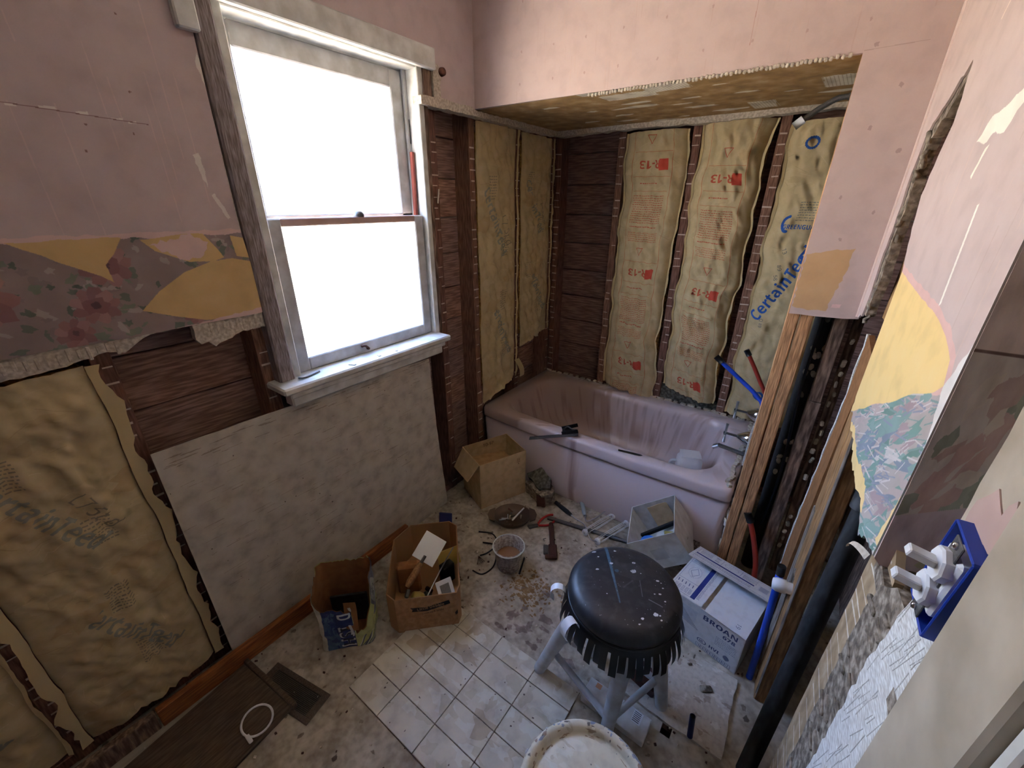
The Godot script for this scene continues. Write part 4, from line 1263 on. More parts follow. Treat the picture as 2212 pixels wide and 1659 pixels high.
# ================================================================ leaning things
func leaning_things() -> void:
	var W := 1024
	var H := 832
	var img := pic(W, H, Color(.77, .735, .67))
	for k in 260:
		var p := Vector2(rng.randf() * W, rng.randf() * H)
		line(img, p, p + Vector2(rng.randf_range(10, 60), rng.randf_range(-3, 2)), rng.randf_range(1, 2), Color(.68, .63, .55) if k % 3 else Color(.60, .55, .48))
	for k in 50: blob(img, rng.randf() * W, rng.randf() * H, rng.randf_range(1, 3), rng.randf_range(1, 3), Color(.45, .40, .34), .4, 6)
	for k in 40: blob(img, 10 + rng.randf() * W, rng.randf_range(20, 60), rng.randf_range(8, 30), rng.randf_range(1, 2), Color(.62, .57, .50), .5, 8)
	blob(img, W * .985, H * .18, 4, 7, Color(.3, .25, .22), .5)
	blob(img, W * .98, H * .165, 3, 4, Color(.3, .25, .22), .5)
	mottle(img, .22)
	printed("hardboard_print", img, .8)
	var st := S()
	var out := PackedVector2Array([Vector2(.20, .925)])
	out.append_array(ragged(pv([.20, .925, .8, .914, 1.292, .903]), .06, .0015))
	out.append_array(ragged(pv([1.295, .90, 1.305, .5, 1.332, .02]), .03, .002))
	out.append_array(pv([1.33, .005, .20, .002]))
	prism(st, out, Transform3D(Basis(Vector3(0, 0, -1), Vector3(-.018, 1, 0).normalized(), Vector3(1, .018, 0).normalized()), Vector3(-1.430, 0, 0)), .006, Rect2(.2, 0, 1.14, .925))
	tag(obj("hardboard_sheet", st, M.hardboard_print), "large pale hardboard sheet leaning under the window sill", "board")
	# dark panel, register and ring in the lower left
	var t := thing("cabinet_panel", "dark brown wooden panel lying on the floor at the lower left", "panel", Vector3(-1.22, 0, .06), .1)
	obj("panel", bx(Vector3(-.145, 0, -.29), Vector3(.145, .018, .34), .004), M.dark_board, t)
	obj("edge_strip", bx(Vector3(-.15, 0, -.305), Vector3(.15, .024, -.288), .003), M.dark_board, t)
	var g := thing("floor_register", "brown metal floor register with thin slots beside the dark panel", "grille", Vector3(-1.163, 0, -.267), .2)
	obj("rim", bx(Vector3(-.135, 0, -.052), Vector3(.135, .004, -.034), .001), M.grille, g)
	obj("rim", bx(Vector3(-.135, 0, .034), Vector3(.135, .004, .052), .001), M.grille, g)
	obj("rim", bx(Vector3(-.135, 0, -.034), Vector3(-.108, .004, .034), .001), M.grille, g)
	obj("rim", bx(Vector3(.108, 0, -.034), Vector3(.135, .004, .034), .001), M.grille, g)
	obj("damper", bx(Vector3(-.108, .0005, -.034), Vector3(.108, .001, .034), 0), M.black, g)
	for k in 14: obj("slat", bx(Vector3(-.108, .001, -.031 + k * .0047), Vector3(.108, .004, -.0288 + k * .0047), 0), M.grille, g)
	var pts := []
	for k in 41:
		var a := TAU * k / 40.0
		pts.append(Vector3(cos(a) * .05, .004, sin(a) * .045))
	var r := thing("plastic_ring", "white plastic ring lying on the dark panel", "ring", Vector3(-1.155, .018, -.152))
	obj("hoop", rod(pts, .0035, 8), M.white_plastic, r)
	obj("clasp", bx(Vector3(.02, 0, .034), Vector3(.05, .010, .046), .002), M.white_plastic, r)
	tag(obj("plastic_strip", rod([Vector3(-1.06, .022, -.03), Vector3(-1.03, .022, .02), Vector3(-1.0, .01, .06)], .004, 8), M.white_plastic), "short white plastic strip at the bottom edge beside the dark panel", "strip")

# ================================================================ boxes and bags
func place(t: Node3D, at: Vector3, ex: Vector3, ey := Vector3.UP) -> void:
	t.transform = frame(at, ex, ey)

func carton(t: Node3D, out: PackedVector2Array, h: float, th: float, m: Material, front: Material = null, fi := -1, called := "side") -> void:
	# walls along an outline (x, z), then a base
	for k in out.size():
		var a := out[k]
		var b := out[(k + 1) % out.size()]
		var d := (b - a).normalized()
		var e := Vector3(d.x, 0, d.y)
		var st := S()
		# outline runs so that outside is on the right of its direction seen from above
		var fr := Transform3D(Basis(e, Vector3.UP, e.cross(Vector3.UP)), Vector3(a.x, 0, a.y))
		prism(st, pv([0, 0, a.distance_to(b), 0, a.distance_to(b), h, 0, h]), fr, th, Rect2(0, 0, a.distance_to(b), h))
		obj(called, st, front if k == fi else m, t)
	var st2 := S()
	prism(st2, out, Transform3D(Basis(Vector3(1, 0, 0), Vector3(0, 0, 1), Vector3(0, -1, 0)), Vector3(0, th, 0)), -th)
	obj("base", st2, m, t)

func rect(w: float, d: float) -> PackedVector2Array:
	return PackedVector2Array([Vector2(w / 2, d / 2), Vector2(w / 2, -d / 2), Vector2(-w / 2, -d / 2), Vector2(-w / 2, d / 2)])

func boxes() -> void:
	# tall cardboard box by the tub
	var t := thing("cardboard_box", "tall open brown cardboard box with one flap hanging out, beside the tub", "box", Vector3.ZERO, 0, "cardboard boxes on the floor")
	place(t, Vector3(-1.28, .001, -1.585), Vector3(.39, 0, -.92))
	var img := pic(400, 400, Color(.82, .72, .56))
	text(img, "TE", Vector2(332, 60), 22, Color(.45, .34, .22))
	img.fill_rect(Rect2i(318, 78, 30, 3), Color(.45, .34, .22))
	text(img, "A", Vector2(332, 96), 16, Color(.42, .32, .2))
	mottle(img, .15)
	carton(t, rect(.30, .225), .295, .004, M.cardboard, printed("tall_box_print", img), 3)
	var st := S()
	prism(st, pv([-.105, 0, .105, 0, .085, -.115, -.09, -.12]), Transform3D(Basis(Vector3(0, 0, 1), Vector3(.55, .83, 0), Vector3(-.83, .55, 0)), Vector3(-.152, .293, 0)), .004)
	obj("flap", st, M.cardboard, t)
	obj("inner_sheet", mid(Vector3(-.12, .215, -.02), Vector3(.13, .175, -.02), .19, .004, Vector3.UP, 0), M.cardboard_in, t)
	text_on(t, "10-97", Vector3(.02, .262, -.1075), Vector3(1, 0, 0), .022)

	# snack carton full of tools, with cut corners
	t = thing("cardboard_box", "low brown cardboard box printed with a black ribbon, full of tools", "box", Vector3.ZERO, 0, "cardboard boxes on the floor")
	place(t, Vector3(-1.095, .001, -.862), Vector3(.705, 0, -.709))
	img = pic(600, 420, Color(.68, .52, .36))
	fill(img, PackedVector2Array([Vector2(140, 118), Vector2(300, 132), Vector2(520, 78), Vector2(532, 122), Vector2(300, 182), Vector2(152, 170), Vector2(160, 146)]), Color(.13, .12, .12))
	text(img, "Little Debbie", Vector2(338, 134), 34, Color(.66, .52, .38), -.13, true, 1.0)
	text(img, "Unwrap A Smile", Vector2(356, 200), 30, Color(.22, .17, .13), -.12, false)
	fill(img, PackedVector2Array([Vector2(572, 250), Vector2(600, 215), Vector2(600, 262), Vector2(578, 285)]), Color(.13, .12, .12))
	mottle(img, .2)
	var w := .145
	var d := .205
	var c := .035
	var out := PackedVector2Array([Vector2(w, d - c), Vector2(w, -d + c), Vector2(w - c, -d), Vector2(-w + c * 2, -d), Vector2(-w, -d + c * 2.4), Vector2(-w, d - c), Vector2(-w + c, d), Vector2(w - c * .4, d)])
	carton(t, out, .185, .004, mat("snack_card", Color(.66, .50, .35), .85), printed("snack_print", img), 6)
	img = pic(400, 200, Color(.66, .50, .35))
	text(img, "KEEP", Vector2(200, 90), 30, Color(.25, .19, .15))
	st = S()
	box(st, xf(Vector3(w + .0008, .09, -.03)), Vector3(.001, .018, .12))
	obj("printed_bar", st, M.dark_ink if M.has("dark_ink") else mat("dark_ink", Color(.2, .17, .15), .9), t)
	var B := t.transform
	# its contents
	var tr := thing("putty_trowel", "broad steel trowel with a pale wooden handle in the tool box", "trowel")
	place(tr, B * Vector3(-.01, .165, .0), B.basis * Vector3(.55, .45, -.7), B.basis * Vector3(.2, .85, .5))
	obj("blade", bx(Vector3(-.005, -.001, -.052), Vector3(.115, .001, .052), .0006), M.steel, tr)
	obj("tang", mid(Vector3(.02, .004, 0), Vector3(-.02, .03, 0), .014, .006, Vector3.UP, .002), M.dull_steel, tr)
	obj("handle", rod([Vector3(-.018, .03, 0), Vector3(-.05, .034, 0), Vector3(-.1, .036, 0), Vector3(-.122, .036, 0)], [.010, .014, .015, .009], 12), M.tan_wood, tr)
	var o := obj("wood_float", bx(Vector3(-.05, 0, -.045), Vector3(.05, .16, .0), .01), M.brown_paper)
	o.transform = Transform3D(B.basis, B * Vector3(-.075, .006, .03))
	tag(o, "brown block standing in the tool box beside the trowel handle", "block")
	o = obj("dark_block", bx(Vector3(-.03, 0, -.02), Vector3(.03, .10, .02), .004), M.black_plastic)
	o.transform = Transform3D(B.basis.rotated(Vector3.UP, .6), B * Vector3(.09, .006, -.02))
	tag(o, "black plastic block in the tool box under the trowel blade", "block")
	st = S(true)
	lathe(st, [Vector2(.008, 0), Vector2(.03, 0), Vector2(.032, .012), Vector2(.03, .024), Vector2(.008, .024), Vector2(.008, 0)], 20, Transform3D())
	o = obj("tape_roll", st, M.yellow_plastic)
	o.transform = xf(B * Vector3(-.085, .055, .13), Vector3(60, 20, 0))
	tag(o, "round cream tape roll in the front left of the tool box", "tape roll")
	st = S(true)
	lathe(st, [Vector2(0, 0), Vector2(.022, 0), Vector2(.024, .02), Vector2(.016, .045), Vector2(0, .045)], 16)
	o = obj("cream_knob", st, M.yellow_plastic)
	o.transform = xf(B * Vector3(-.02, .05, .10), Vector3(40, 0, 30))
	tag(o, "cream conical cap lying in the tool box beside the tape roll", "cap")
	o = obj("cover_plate", bx(Vector3(-.035, -.002, -.05), Vector3(.035, .002, .05), .002), M.white_plastic)
	o.transform = Transform3D(B.basis * Basis.from_euler(Vector3(.5, .3, .2)), B * Vector3(.085, .075, .10))
	var hole := obj("recess", bx(Vector3(-.02, .002, -.03), Vector3(.02, .003, .03), 0), M.dull_steel, o)
	hole.name = "recess"
	tag(o, "pale switch cover plate tilted in the tool box front right corner", "cover plate")
	o = obj("sanding_disc", bx(Vector3(-.05, 0, -.04), Vector3(.05, .004, .04), .001), M.yellow_plastic)
	o.transform = Transform3D(B.basis * Basis.from_euler(Vector3(1.1, .4, .1)), B * Vector3(.10, .09, -.07))
	tag(o, "cream sanding sheet upright behind the trowel in the tool box", "sheet")
	o = obj("pink_sponge", bx(Vector3(-.03, 0, -.025), Vector3(.03, .03, .025), .008), mat("sponge", Color(.82, .66, .62), .95))
	o.transform = xf(B * Vector3(.02, .045, .16), Vector3(15, 50, 10))
	tag(o, "pale pink sponge at the front of the tool box", "sponge")
	for k in 14:
		o = obj("fitting_scrap", bx(Vector3(-.018, 0, -.009), Vector3(.018, .014, .009), .004), [M.dull_steel, M.rust, M.black_plastic, M.plaster][k % 4])
		o.transform = xf(B * Vector3(rng.randf_range(-.11, .11), .006 + .03 * rng.randf(), rng.randf_range(.0, .17)), Vector3(rng.randf_range(-40, 40), rng.randf_range(0, 360), rng.randf_range(-40, 40)))
		tag(o, "%s at the bottom of the tool box" % ["small grey metal fitting", "small rusty iron scrap", "small black plastic scrap", "small pale plaster lump"][k % 4], "scrap", "scraps in the tool box")
	o = obj("long_screwdriver", rod([B * Vector3(.0, .05, .10), B * Vector3(.06, .11, .02), B * Vector3(.125, .18, -.04)], .003, 6), M.steel)
	tag(o, "thin steel rod leaning on the right side of the tool box", "rod")
	o = obj("blue_card", bx(Vector3(-.035, 0, -.03), Vector3(.035, .10, -.022), .004), M.navy_card if M.has("navy_card") else mat("navy_card", Color(.14, .17, .42), .6))
	o.transform = xf(Vector3(-1.275, .001, -1.15), Vector3(-12, 30, 0))
	tag(o, "small dark blue card standing behind the tool box", "card")

	# torn pet food bag
	t = thing("paper_sack", "torn open blue and yellow paper sack standing against the hardboard", "sack")
	place(t, Vector3(-1.19, .001, -.535), Vector3(.69, 0, -.724))
	img = pic(900, 500, Color(.78, .79, .52))   # u round the bag: front 0 .. .3, right .3 .. .5, back .5 .. .8, left .8 .. 1
	img.fill_rect(Rect2i(0, 0, 150, 500), Color(.13, .18, .40))
	fill(img, PackedVector2Array([Vector2(0, 300), Vector2(60, 330), Vector2(90, 500), Vector2(0, 500)]), Color(.32, .42, .55))
	for k in 30: blob(img, rng.randf_range(0, 60), rng.randf_range(200, 500), rng.randf_range(5, 20), rng.randf_range(10, 50), Color(.34, .46, .56).lerp(Color(.16, .22, .44), rng.randf()), .5)
	img.fill_rect(Rect2i(740, 0, 160, 500), Color(.80, .80, .74))
	text(img, "K", Vector2(105, 150), 50, Color(.86, .88, .86), PI / 2, true)
	text(img, "D", Vector2(112, 235), 66, Color(.86, .88, .86), PI / 2, true)
	text(img, "ISH", Vector2(110, 400), 76, Color(.88, .88, .86), PI / 2, true, 1.1)
	text(img, "ISH", Vector2(110, 400), 56, Color(.13, .14, .22), PI / 2, true, 1.3)
	for k in 20: line(img, Vector2(160 + k * 7, 500), Vector2(200 + k * 9, rng.randf_range(400, 460)), 6, Color(.36, .38, .44) if k % 3 else Color(.85, .86, .80))
	fill(img, PackedVector2Array([Vector2(290, 0), Vector2(430, 0), Vector2(430, 260), Vector2(340, 330), Vector2(270, 200)]), Color(.42, .43, .47))
	blob(img, 345, 190, 44, 90, Color(.68, .69, .66), .1)
	text(img, "Dish", Vector2(345, 190), 36, Color(.2, .2, .24), 1.3, true)
	blob(img, 345, 330, 36, 52, Color(.48, .50, .58), .1)
	mottle(img, .2)
	printed("sack_print", img, .6)
	var f := FastNoiseLite.new()
	f.seed = 4
	f.frequency = 3.0
	var top := func(u: float) -> float:
		var h := .30
		if u < .12: h = .205
		elif u < .17: h = .19
		elif u < .25: h = lerpf(.06, .10, (u - .17) / .08)
		elif u < .32: h = lerpf(.15, .285, (u - .25) / .07)
		elif u < .5: h = .305
		elif u > .9: h = lerpf(.30, .215, (u - .9) / .1)
		return h + f.get_noise_1d(u * 9) * .015
	var skin := func(inset: float) -> Callable:
		return func(u: float, v: float) -> Vector3:
			var q := rr(.095 - inset, .07 - inset, .022, u)
			var h: float = top.call(u)
			var y := v * h
			var k := 1.0 + .10 * y / .3 + f.get_noise_3d(q.x * 3, y * 4, q.y * 3) * .10
			return Vector3(q.x * k, y, q.y * k - .10 * y * y)
	# rr walks from the front left corner along the front (z+) to the right, so u matches the print
	st = S(true)
	var sk: Callable = skin.call(0.0)
	for j in 24:
		for k in 96:
			for e in [[0, 0], [1, 0], [1, 1], [0, 0], [1, 1], [0, 1]]:
				var u: float = (k + e[1]) / 96.0
				var v: float = (j + e[0]) / 24.0
				var p: Vector3 = sk.call(u, v)
				st.set_uv(Vector2(u, 1.0 - p.y / .32))
				st.add_vertex(p)
	obj("printed_skin", st, M.sack_print, t)
	st = S(true)
	grid(st, 96, 20, skin.call(.003))
	obj("kraft_lining", st, M.brown_paper, t)
	obj("bottom", bx(Vector3(-.085, 0, -.06), Vector3(.085, .006, .06), .002), M.brown_paper, t)
	obj("dark_sheet", bx(Vector3(-.07, .01, -.045), Vector3(.07, .16, -.035), .002), M.iron, t)
	st = S(true)
	grid(st, 3, 10, func(u: float, v: float) -> Vector3: return Vector3(.005 + .045 * u, .09 + .13 * v, .068 - .012 * v + .006 * sin(v * 5 + u)))
	obj("torn_strip", st, M.brown_paper, t)
	st = S(true)
	grid(st, 2, 10, func(u: float, v: float) -> Vector3: return Vector3(.016 + .010 * u + .004 * sin(v * 9), .07 + .125 * v, .072 - .012 * v + .006 * sin(v * 5)))
	obj("torn_edge", st, M.white_card, t)

	# white carton tipped on its side edge
	t = thing("white_carton", "tipped open white carton holding a blue roll, leaning by the tub", "box")
	var er := Vector3(.785, .59, -.194)
	var n := Vector3(-.554, .804, .202)
	place(t, Vector3(-.405, .18, -1.470) + er * .1145 + Vector3(-.343, 0, -.939) * .125 - n * .175, er, n)
	carton(t, rect(.229, .25), .175, .003, M.white_card)
	obj("label", bx(Vector3(-.035, .05, .1255), Vector3(.03, .11, .126), 0), M.sash_paint, t)
	B = t.transform
	st = S(true)
	lathe(st, [Vector2(.014, 0), Vector2(.042, 0), Vector2(.046, .02), Vector2(.042, .04), Vector2(.014, .04), Vector2(.014, 0)], 24)
	o = obj("blue_tape", st, mat("tape_blue", Color(.22, .50, .85), .5))
	o.transform = Transform3D(B.basis * Basis.from_euler(Vector3(.6, 0, .3)), B * Vector3(-.045, .075, .06))
	tag(o, "bright blue roll of tape inside the white carton", "tape roll")
	o = obj("card_insert", bx(Vector3(-.05, 0, -.004), Vector3(.05, .12, 0), .001), M.cardboard)
	o.transform = Transform3D(B.basis * Basis.from_euler(Vector3(-.15, .1, 0)), B * Vector3(.01, .035, -.10))
	tag(o, "brown card upright at the back of the white carton", "card")
	o = obj("black_strip", bx(Vector3(-.11, 0, -.008), Vector3(.11, .02, .008), .003), M.black_plastic)
	o.transform = Transform3D(B.basis * Basis.from_euler(Vector3(0, .12, .05)), B * Vector3(.0, .07, -.04))
	tag(o, "black plastic strip lying across the white carton", "strip")
	for k in 5:
		o = obj("paper_scrap", bx(Vector3(-.022, 0, -.03), Vector3(.022, .003, .03), 0), [M.yellow_plastic, M.white_card, M.tarpaper][k % 3])
		o.transform = Transform3D(B.basis * Basis.from_euler(Vector3(rng.randf_range(-.8, .8), rng.randf() * 3, .5)), B * Vector3(.03 + k * .014, .06, .0 + rng.randf() * .06))
		tag(o, "%s paper scrap inside the white carton" % ["cream", "white", "grey"][k % 3], "paper", "scraps in the white carton")
	tag(obj("wood_block", bx(Vector3(-.22, 0, -1.78), Vector3(-.15, .09, -1.66), .004), M.grey_wood), "grey offcut propping up the white carton", "block")

	# vent fan box
	t = thing("vent_fan_box", "white and blue printed fan carton with raised flaps beside the open wall", "box")
	place(t, Vector3(-.013, .001, -1.441), Vector3(.978, 0, .208))
	var ink := Color(.16, .21, .42)
	var bluep := Color(.16, .22, .52)
	img = pic(600, 390, Color(.86, .87, .88))
	img.fill_rect(Rect2i(0, 60, 260, 120), Color(.80, .82, .85))
	fill(img, PackedVector2Array([Vector2(90, 10), Vector2(112, 5), Vector2(120, 60), Vector2(70, 85), Vector2(45, 80), Vector2(85, 50)]), bluep)
	for e in [[20, 110, 140, 90], [140, 90, 290, 230], [290, 230, 60, 190], [60, 190, 20, 110], [60, 130, 150, 112], [150, 112, 270, 222]]: line(img, Vector2(e[0], e[1]), Vector2(e[2], e[3]), 3, Color(.40, .44, .52))
	fill(img, PackedVector2Array([Vector2(70, 128), Vector2(140, 112), Vector2(262, 218), Vector2(180, 205)]), Color(.70, .73, .78))
	text(img, "BROAN", Vector2(430, 62), 44, ink, 0, true, 1.25)
	text(img, "678", Vector2(505, 120), 34, ink, 0, true, 1.2)
	scribble(img, Rect2(420, 150, 150, 90), 6, Color(.58, .61, .68))
	for k in 20: blob(img, 335 + cos(TAU * k / 20.0) * 32, 305 + sin(TAU * k / 20.0) * 20, 4, 4, ink, .1, 6)
	text(img, "UL", Vector2(335, 305), 20, ink, 0, true)
	text(img, "HVI", Vector2(430, 300), 30, ink, 0, true, 1.1)
	blob(img, 520, 300, 22, 22, Color(.40, .44, .55), .1)
	for e in [[300, 345, 560, 345], [300, 382, 560, 382], [300, 345, 300, 382], [560, 345, 560, 382]]: line(img, Vector2(e[0], e[1]), Vector2(e[2], e[3]), 2, ink)
	for k in 22: img.fill_rect(Rect2i(310 + k * 11, 350, 2 + k * 7 % 5, 28), Color(.45, .49, .58))
	mottle(img, .1)
	carton(t, rect(.30, .29), .195, .004, M.white_card, printed("fan_front_print", img, .6), 3)
	# flaps
	img = pic(400, 560, Color(.88, .88, .88))
	for e in [[20, 30, 20, 540], [20, 540, 300, 540], [300, 30, 300, 540], [20, 30, 300, 30], [20, 400, 250, 400], [20, 190, 250, 190]]: line(img, Vector2(e[0], e[1]), Vector2(e[2], e[3]), 2, Color(.3, .34, .5))
	img.fill_rect(Rect2i(250, 30, 50, 510), bluep)
	scribble(img, Rect2(40, 50, 190, 130), 18, Color(.38, .46, .62))
	for k in 24: blob(img, 135 + cos(TAU * k / 24.0) * 70, 290 + sin(TAU * k / 24.0) * 60, 3, 3, Color(.4, .44, .56), .1, 6)
	for e in [[85, 290, 135, 240], [135, 240, 185, 290], [185, 290, 135, 340], [135, 340, 85, 290]]: line(img, Vector2(e[0], e[1]), Vector2(e[2], e[3]), 4, Color(.35, .39, .52))
	for k in 5:
		line(img, Vector2(40 + k * 42, 420), Vector2(48 + k * 42, 450), 7, ink)
		scribble(img, Rect2(36 + k * 42, 465, 34, 60), 6, Color(.4, .44, .56))
	scribble(img, Rect2(310, 40, 30, 480), 40, Color(.38, .42, .55))
	mottle(img, .08)
	printed("fan_flap_print", img, .6)
	st = S()
	quv(st, [Vector3(-.15, .197, -.145), Vector3(-.012, .203, -.145), Vector3(-.012, .203, .145), Vector3(-.15, .197, .145)])
	quv(st, [Vector3(-.15, .194, -.145), Vector3(-.012, .200, -.145), Vector3(-.012, .200, .145), Vector3(-.15, .194, .145)])
	obj("flap", st, M.fan_flap_print, t, "printed flap with a blue stripe")
	img = pic(300, 560, Color(.89, .90, .91))
	text(img, "19", Vector2(225, 500), 30, Color(.45, .48, .56), PI / 2)
	mottle(img, .06)
	st = S()
	quv(st, [Vector3(.002, .203, -.145), Vector3(.15, .197, -.145), Vector3(.15, .197, .150), Vector3(.002, .203, .150)])
	quv(st, [Vector3(.002, .200, -.145), Vector3(.15, .194, -.145), Vector3(.15, .194, .150), Vector3(.002, .200, .150)])
	obj("flap", st, printed("fan_plain_print", img, .6), t, "plain white flap")
	img = pic(700, 230, Color(.87, .88, .89))
	for e in [[30, 20, 670, 20], [30, 210, 670, 210], [30, 20, 30, 210], [250, 20, 250, 110], [420, 20, 420, 110]]: line(img, Vector2(e[0], e[1]), Vector2(e[2], e[3]), 2, Color(.3, .34, .5))
	img.fill_rect(Rect2i(30, 118, 520, 20), bluep)
	scribble(img, Rect2(50, 35, 110, 70), 6, Color(.45, .49, .6))
	scribble(img, Rect2(440, 35, 120, 70), 7, Color(.45, .49, .6))
	scribble(img, Rect2(40, 150, 500, 40), 3, Color(.38, .42, .55))
	for k in 20: blob(img, 335 + cos(TAU * k / 20.0) * 60, 65 + sin(TAU * k / 20.0) * 32, 3, 3, Color(.42, .46, .57), .1, 6)
	for k in 4: line(img, Vector2(185, 35 + k * 18), Vector2(225, 35 + k * 18), 6 if k % 3 == 0 else 2, ink)
	img.fill_rect(Rect2i(585, 75, 80, 80), Color(.80, .82, .86))
	for k in 14: img.fill_rect(Rect2i(592, 80 + k * 5, 66, 2), Color(.42, .46, .58))
	mottle(img, .08)
	st = S()
	quv(st, [Vector3(-.155, .203, -.148), Vector3(.155, .203, -.148), Vector3(.155, .246, -.022), Vector3(-.155, .246, -.022)])
	quv(st, [Vector3(-.155, .199, -.148), Vector3(.155, .199, -.148), Vector3(.155, .242, -.022), Vector3(-.155, .242, -.022)])
	obj("flap", st, printed("fan_back_print", img, .6), t, "long printed flap standing up at the back")
	var inner := obj("styrofoam_block", bx(Vector3(-.135, .006, -.13), Vector3(.135, .185, .13), .004), M.white_card)
	inner.transform = t.transform
	tag(inner, "white inner carton inside the vent fan box", "box")

func text_on(t: Node3D, s: String, at: Vector3, ex: Vector3, h: float) -> void:
	var tm := TextMesh.new()
	tm.text = s
	tm.font = font
	tm.font_size = 32
	tm.pixel_size = h / 24.0
	tm.depth = .0006
	var o := put("lettering", tm, M.residue_ink if M.has("residue_ink") else mat("residue_ink", Color(.38, .28, .18), .9), t)
	o.transform = frame(at, ex, Vector3.UP)

# ================================================================ stool
func stool() -> void:
	var c := Vector3(-.25, 0, -.935)
	var t := thing("bar_stool", "white legged stool with a paint-spotted black cushion and cut fringe", "stool", c)
	var feet := [Vector3(-.24, .008, .08), Vector3(.044, 0, .112), Vector3(.168, .0122, -.063), Vector3(-.116, 0, -.095)]
	var tops := []
	for f in feet:
		var d := Vector3(f.x + .036, 0, f.z).normalized() * .115
		tops.append(Vector3(d.x * .92, .462, d.z * .92))
	for k in 4: obj("leg", rod([feet[k], feet[k].lerp(tops[k], .5), tops[k]], [.021, .026, .022], 14), M.stool_paint, t)
	var at := func(k: int, y: float) -> Vector3: return feet[k].lerp(tops[k], y / .47)
	for r in [[0, .135, 1, .055], [1, .055, 2, .16], [0, .17, 3, .17], [3, .12, 2, .12]]:
		obj("rung", rod([at.call(r[0], r[1]), at.call(r[2], r[3])], .0115, 10), M.stool_paint, t)
	var st := S(true)
	lathe(st, [Vector2(0, .418), Vector2(.165, .418), Vector2(.17, .43), Vector2(.165, .44)], 40)
	obj("seat_plate", st, M.stool_paint, t)
	# cushion with the print of its wear on top
	var img := pic(700, 700, Color(.15, .155, .165))
	for k in 60: blob(img, rng.randf_range(60, 640), rng.randf_range(60, 640), rng.randf_range(10, 60), rng.randf_range(6, 40), Color(.13, .13, .14).lerp(Color(.19, .19, .195), rng.randf()), .4)
	blob(img, 400, 260, 90, 70, Color(.21, .21, .21), .3, 9, .5)
	fill(img, PackedVector2Array([Vector2(285, 30), Vector2(305, 30), Vector2(300, 250), Vector2(294, 480), Vector2(286, 480), Vector2(284, 250)]), Color(.25, .37, .44))
	line(img, Vector2(440, 330), Vector2(425, 440), 5, Color(.36, .38, .40))
	line(img, Vector2(455, 455), Vector2(520, 500), 6, Color(.44, .46, .48))
	line(img, Vector2(330, 380), Vector2(400, 330), 9, Color(.25, .26, .27))
	blob(img, 320, 262, 12, 11, Color(.25, .37, .44), .2)
	for a in [[205, 250, 9], [300, 205, 10], [440, 200, 10], [420, 265, 17], [230, 420, 4], [545, 330, 9], [560, 345, 4], [470, 545, 13], [490, 550, 5], [390, 570, 8], [490, 575, 6], [365, 600, 5], [530, 420, 7], [545, 465, 6], [215, 100, 12], [345, 100, 8], [230, 150, 5], [500, 420, 5], [405, 262, 4], [460, 280, 4], [560, 380, 5]]:
		blob(img, a[0], a[1], a[2] * 1.1, a[2] * .8, Color(.80, .82, .84), .2, 12)
	for k in 50: blob(img, rng.randf_range(90, 610), rng.randf_range(90, 610), 2, 2, Color(.6, .62, .64), .3, 6)
	for k in 30: line(img, Vector2(rng.randf_range(120, 580), rng.randf_range(120, 580)), Vector2(rng.randf_range(120, 580), rng.randf_range(120, 580)), 1, Color(.18, .18, .19))
	mottle(img, .10)
	printed("seat_print", img, .42)
	var prof := [Vector2(.168, .432), Vector2(.182, .442), Vector2(.187, .458), Vector2(.185, .472), Vector2(.175, .487), Vector2(.155, .496), Vector2(.12, .500), Vector2(.06, .502), Vector2(0, .502)]
	st = S(true)
	for j in prof.size() - 1:
		for k in 56:
			for e in [[0, 0], [1, 0], [1, 1], [0, 0], [1, 1], [0, 1]]:
				var a: float = TAU * (k + e[1]) / 56.0
				var p: Vector2 = prof[j + e[0]]
				var v := Vector3(cos(a) * p.x, p.y, sin(a) * p.x)
				# print lies along the camera's left-to-right on the seat
				var q := Vector2(v.x, v.z).rotated(.62)
				st.set_uv(Vector2(.5, .5) + q / .40)
				st.add_vertex(v)
	obj("cushion", st, M.seat_print, t)
	var pts := []
	for k in 57:
		var a := TAU * k / 56.0
		pts.append(Vector3(cos(a) * .184, .442, sin(a) * .184))
	obj("piping", rod(pts, .004, 6), M.vinyl, t)
	st = S(true)
	lathe(st, [Vector2(.178, .444), Vector2(.186, .436), Vector2(.19, .418)], 56)
	obj("skirt_band", st, M.vinyl, t)
	# fringe: three strip shapes, each strip a part
	var strips := []
	for v in 3:
		st = S(true)
		var vv := v
		grid(st, 2, 6, func(u: float, w: float) -> Vector3: return Vector3((u - .5) * .0225, .424 - .068 * w - .004 * vv * w, .1895 + .010 * sin(w * 2.2) + .006 * w * vv))
		st.generate_normals()
		strips.append(st.commit())
	for k in 48:
		var a := TAU * k / 48.0
		if k in [25, 26, 27]: continue
		var o := put("fringe_strip", strips[k % 3], M.vinyl, t)
		o.rotation = Vector3(0, a + rng.randf_range(-.02, .02), 0)
	# two curled tabs showing the white backing at the left
	for a in [[3.62, .024, .03], [4.25, .030, .036]]:
		st = S(true)
		grid(st, 3, 10, func(u: float, w: float) -> Vector3: return Vector3((u - .5) * a[1], .425 + a[2] * sin(w * 4.2), .19 + .028 * (1 - cos(w * 4.2))))
		var o := obj("curled_tab", st, M.white_plastic, t, "curled tab showing its white backing")
		o.rotation = Vector3(0, a[0] + PI / 2, 0)
	for o in t.get_children():   # the seat sits on the legs
		if not (String(o.name).begins_with("leg") or String(o.name).begins_with("rung")):
			o.transform = Transform3D(Basis.from_scale(Vector3(.915, 1, .915)), Vector3(0, .04, 0)) * o.transform

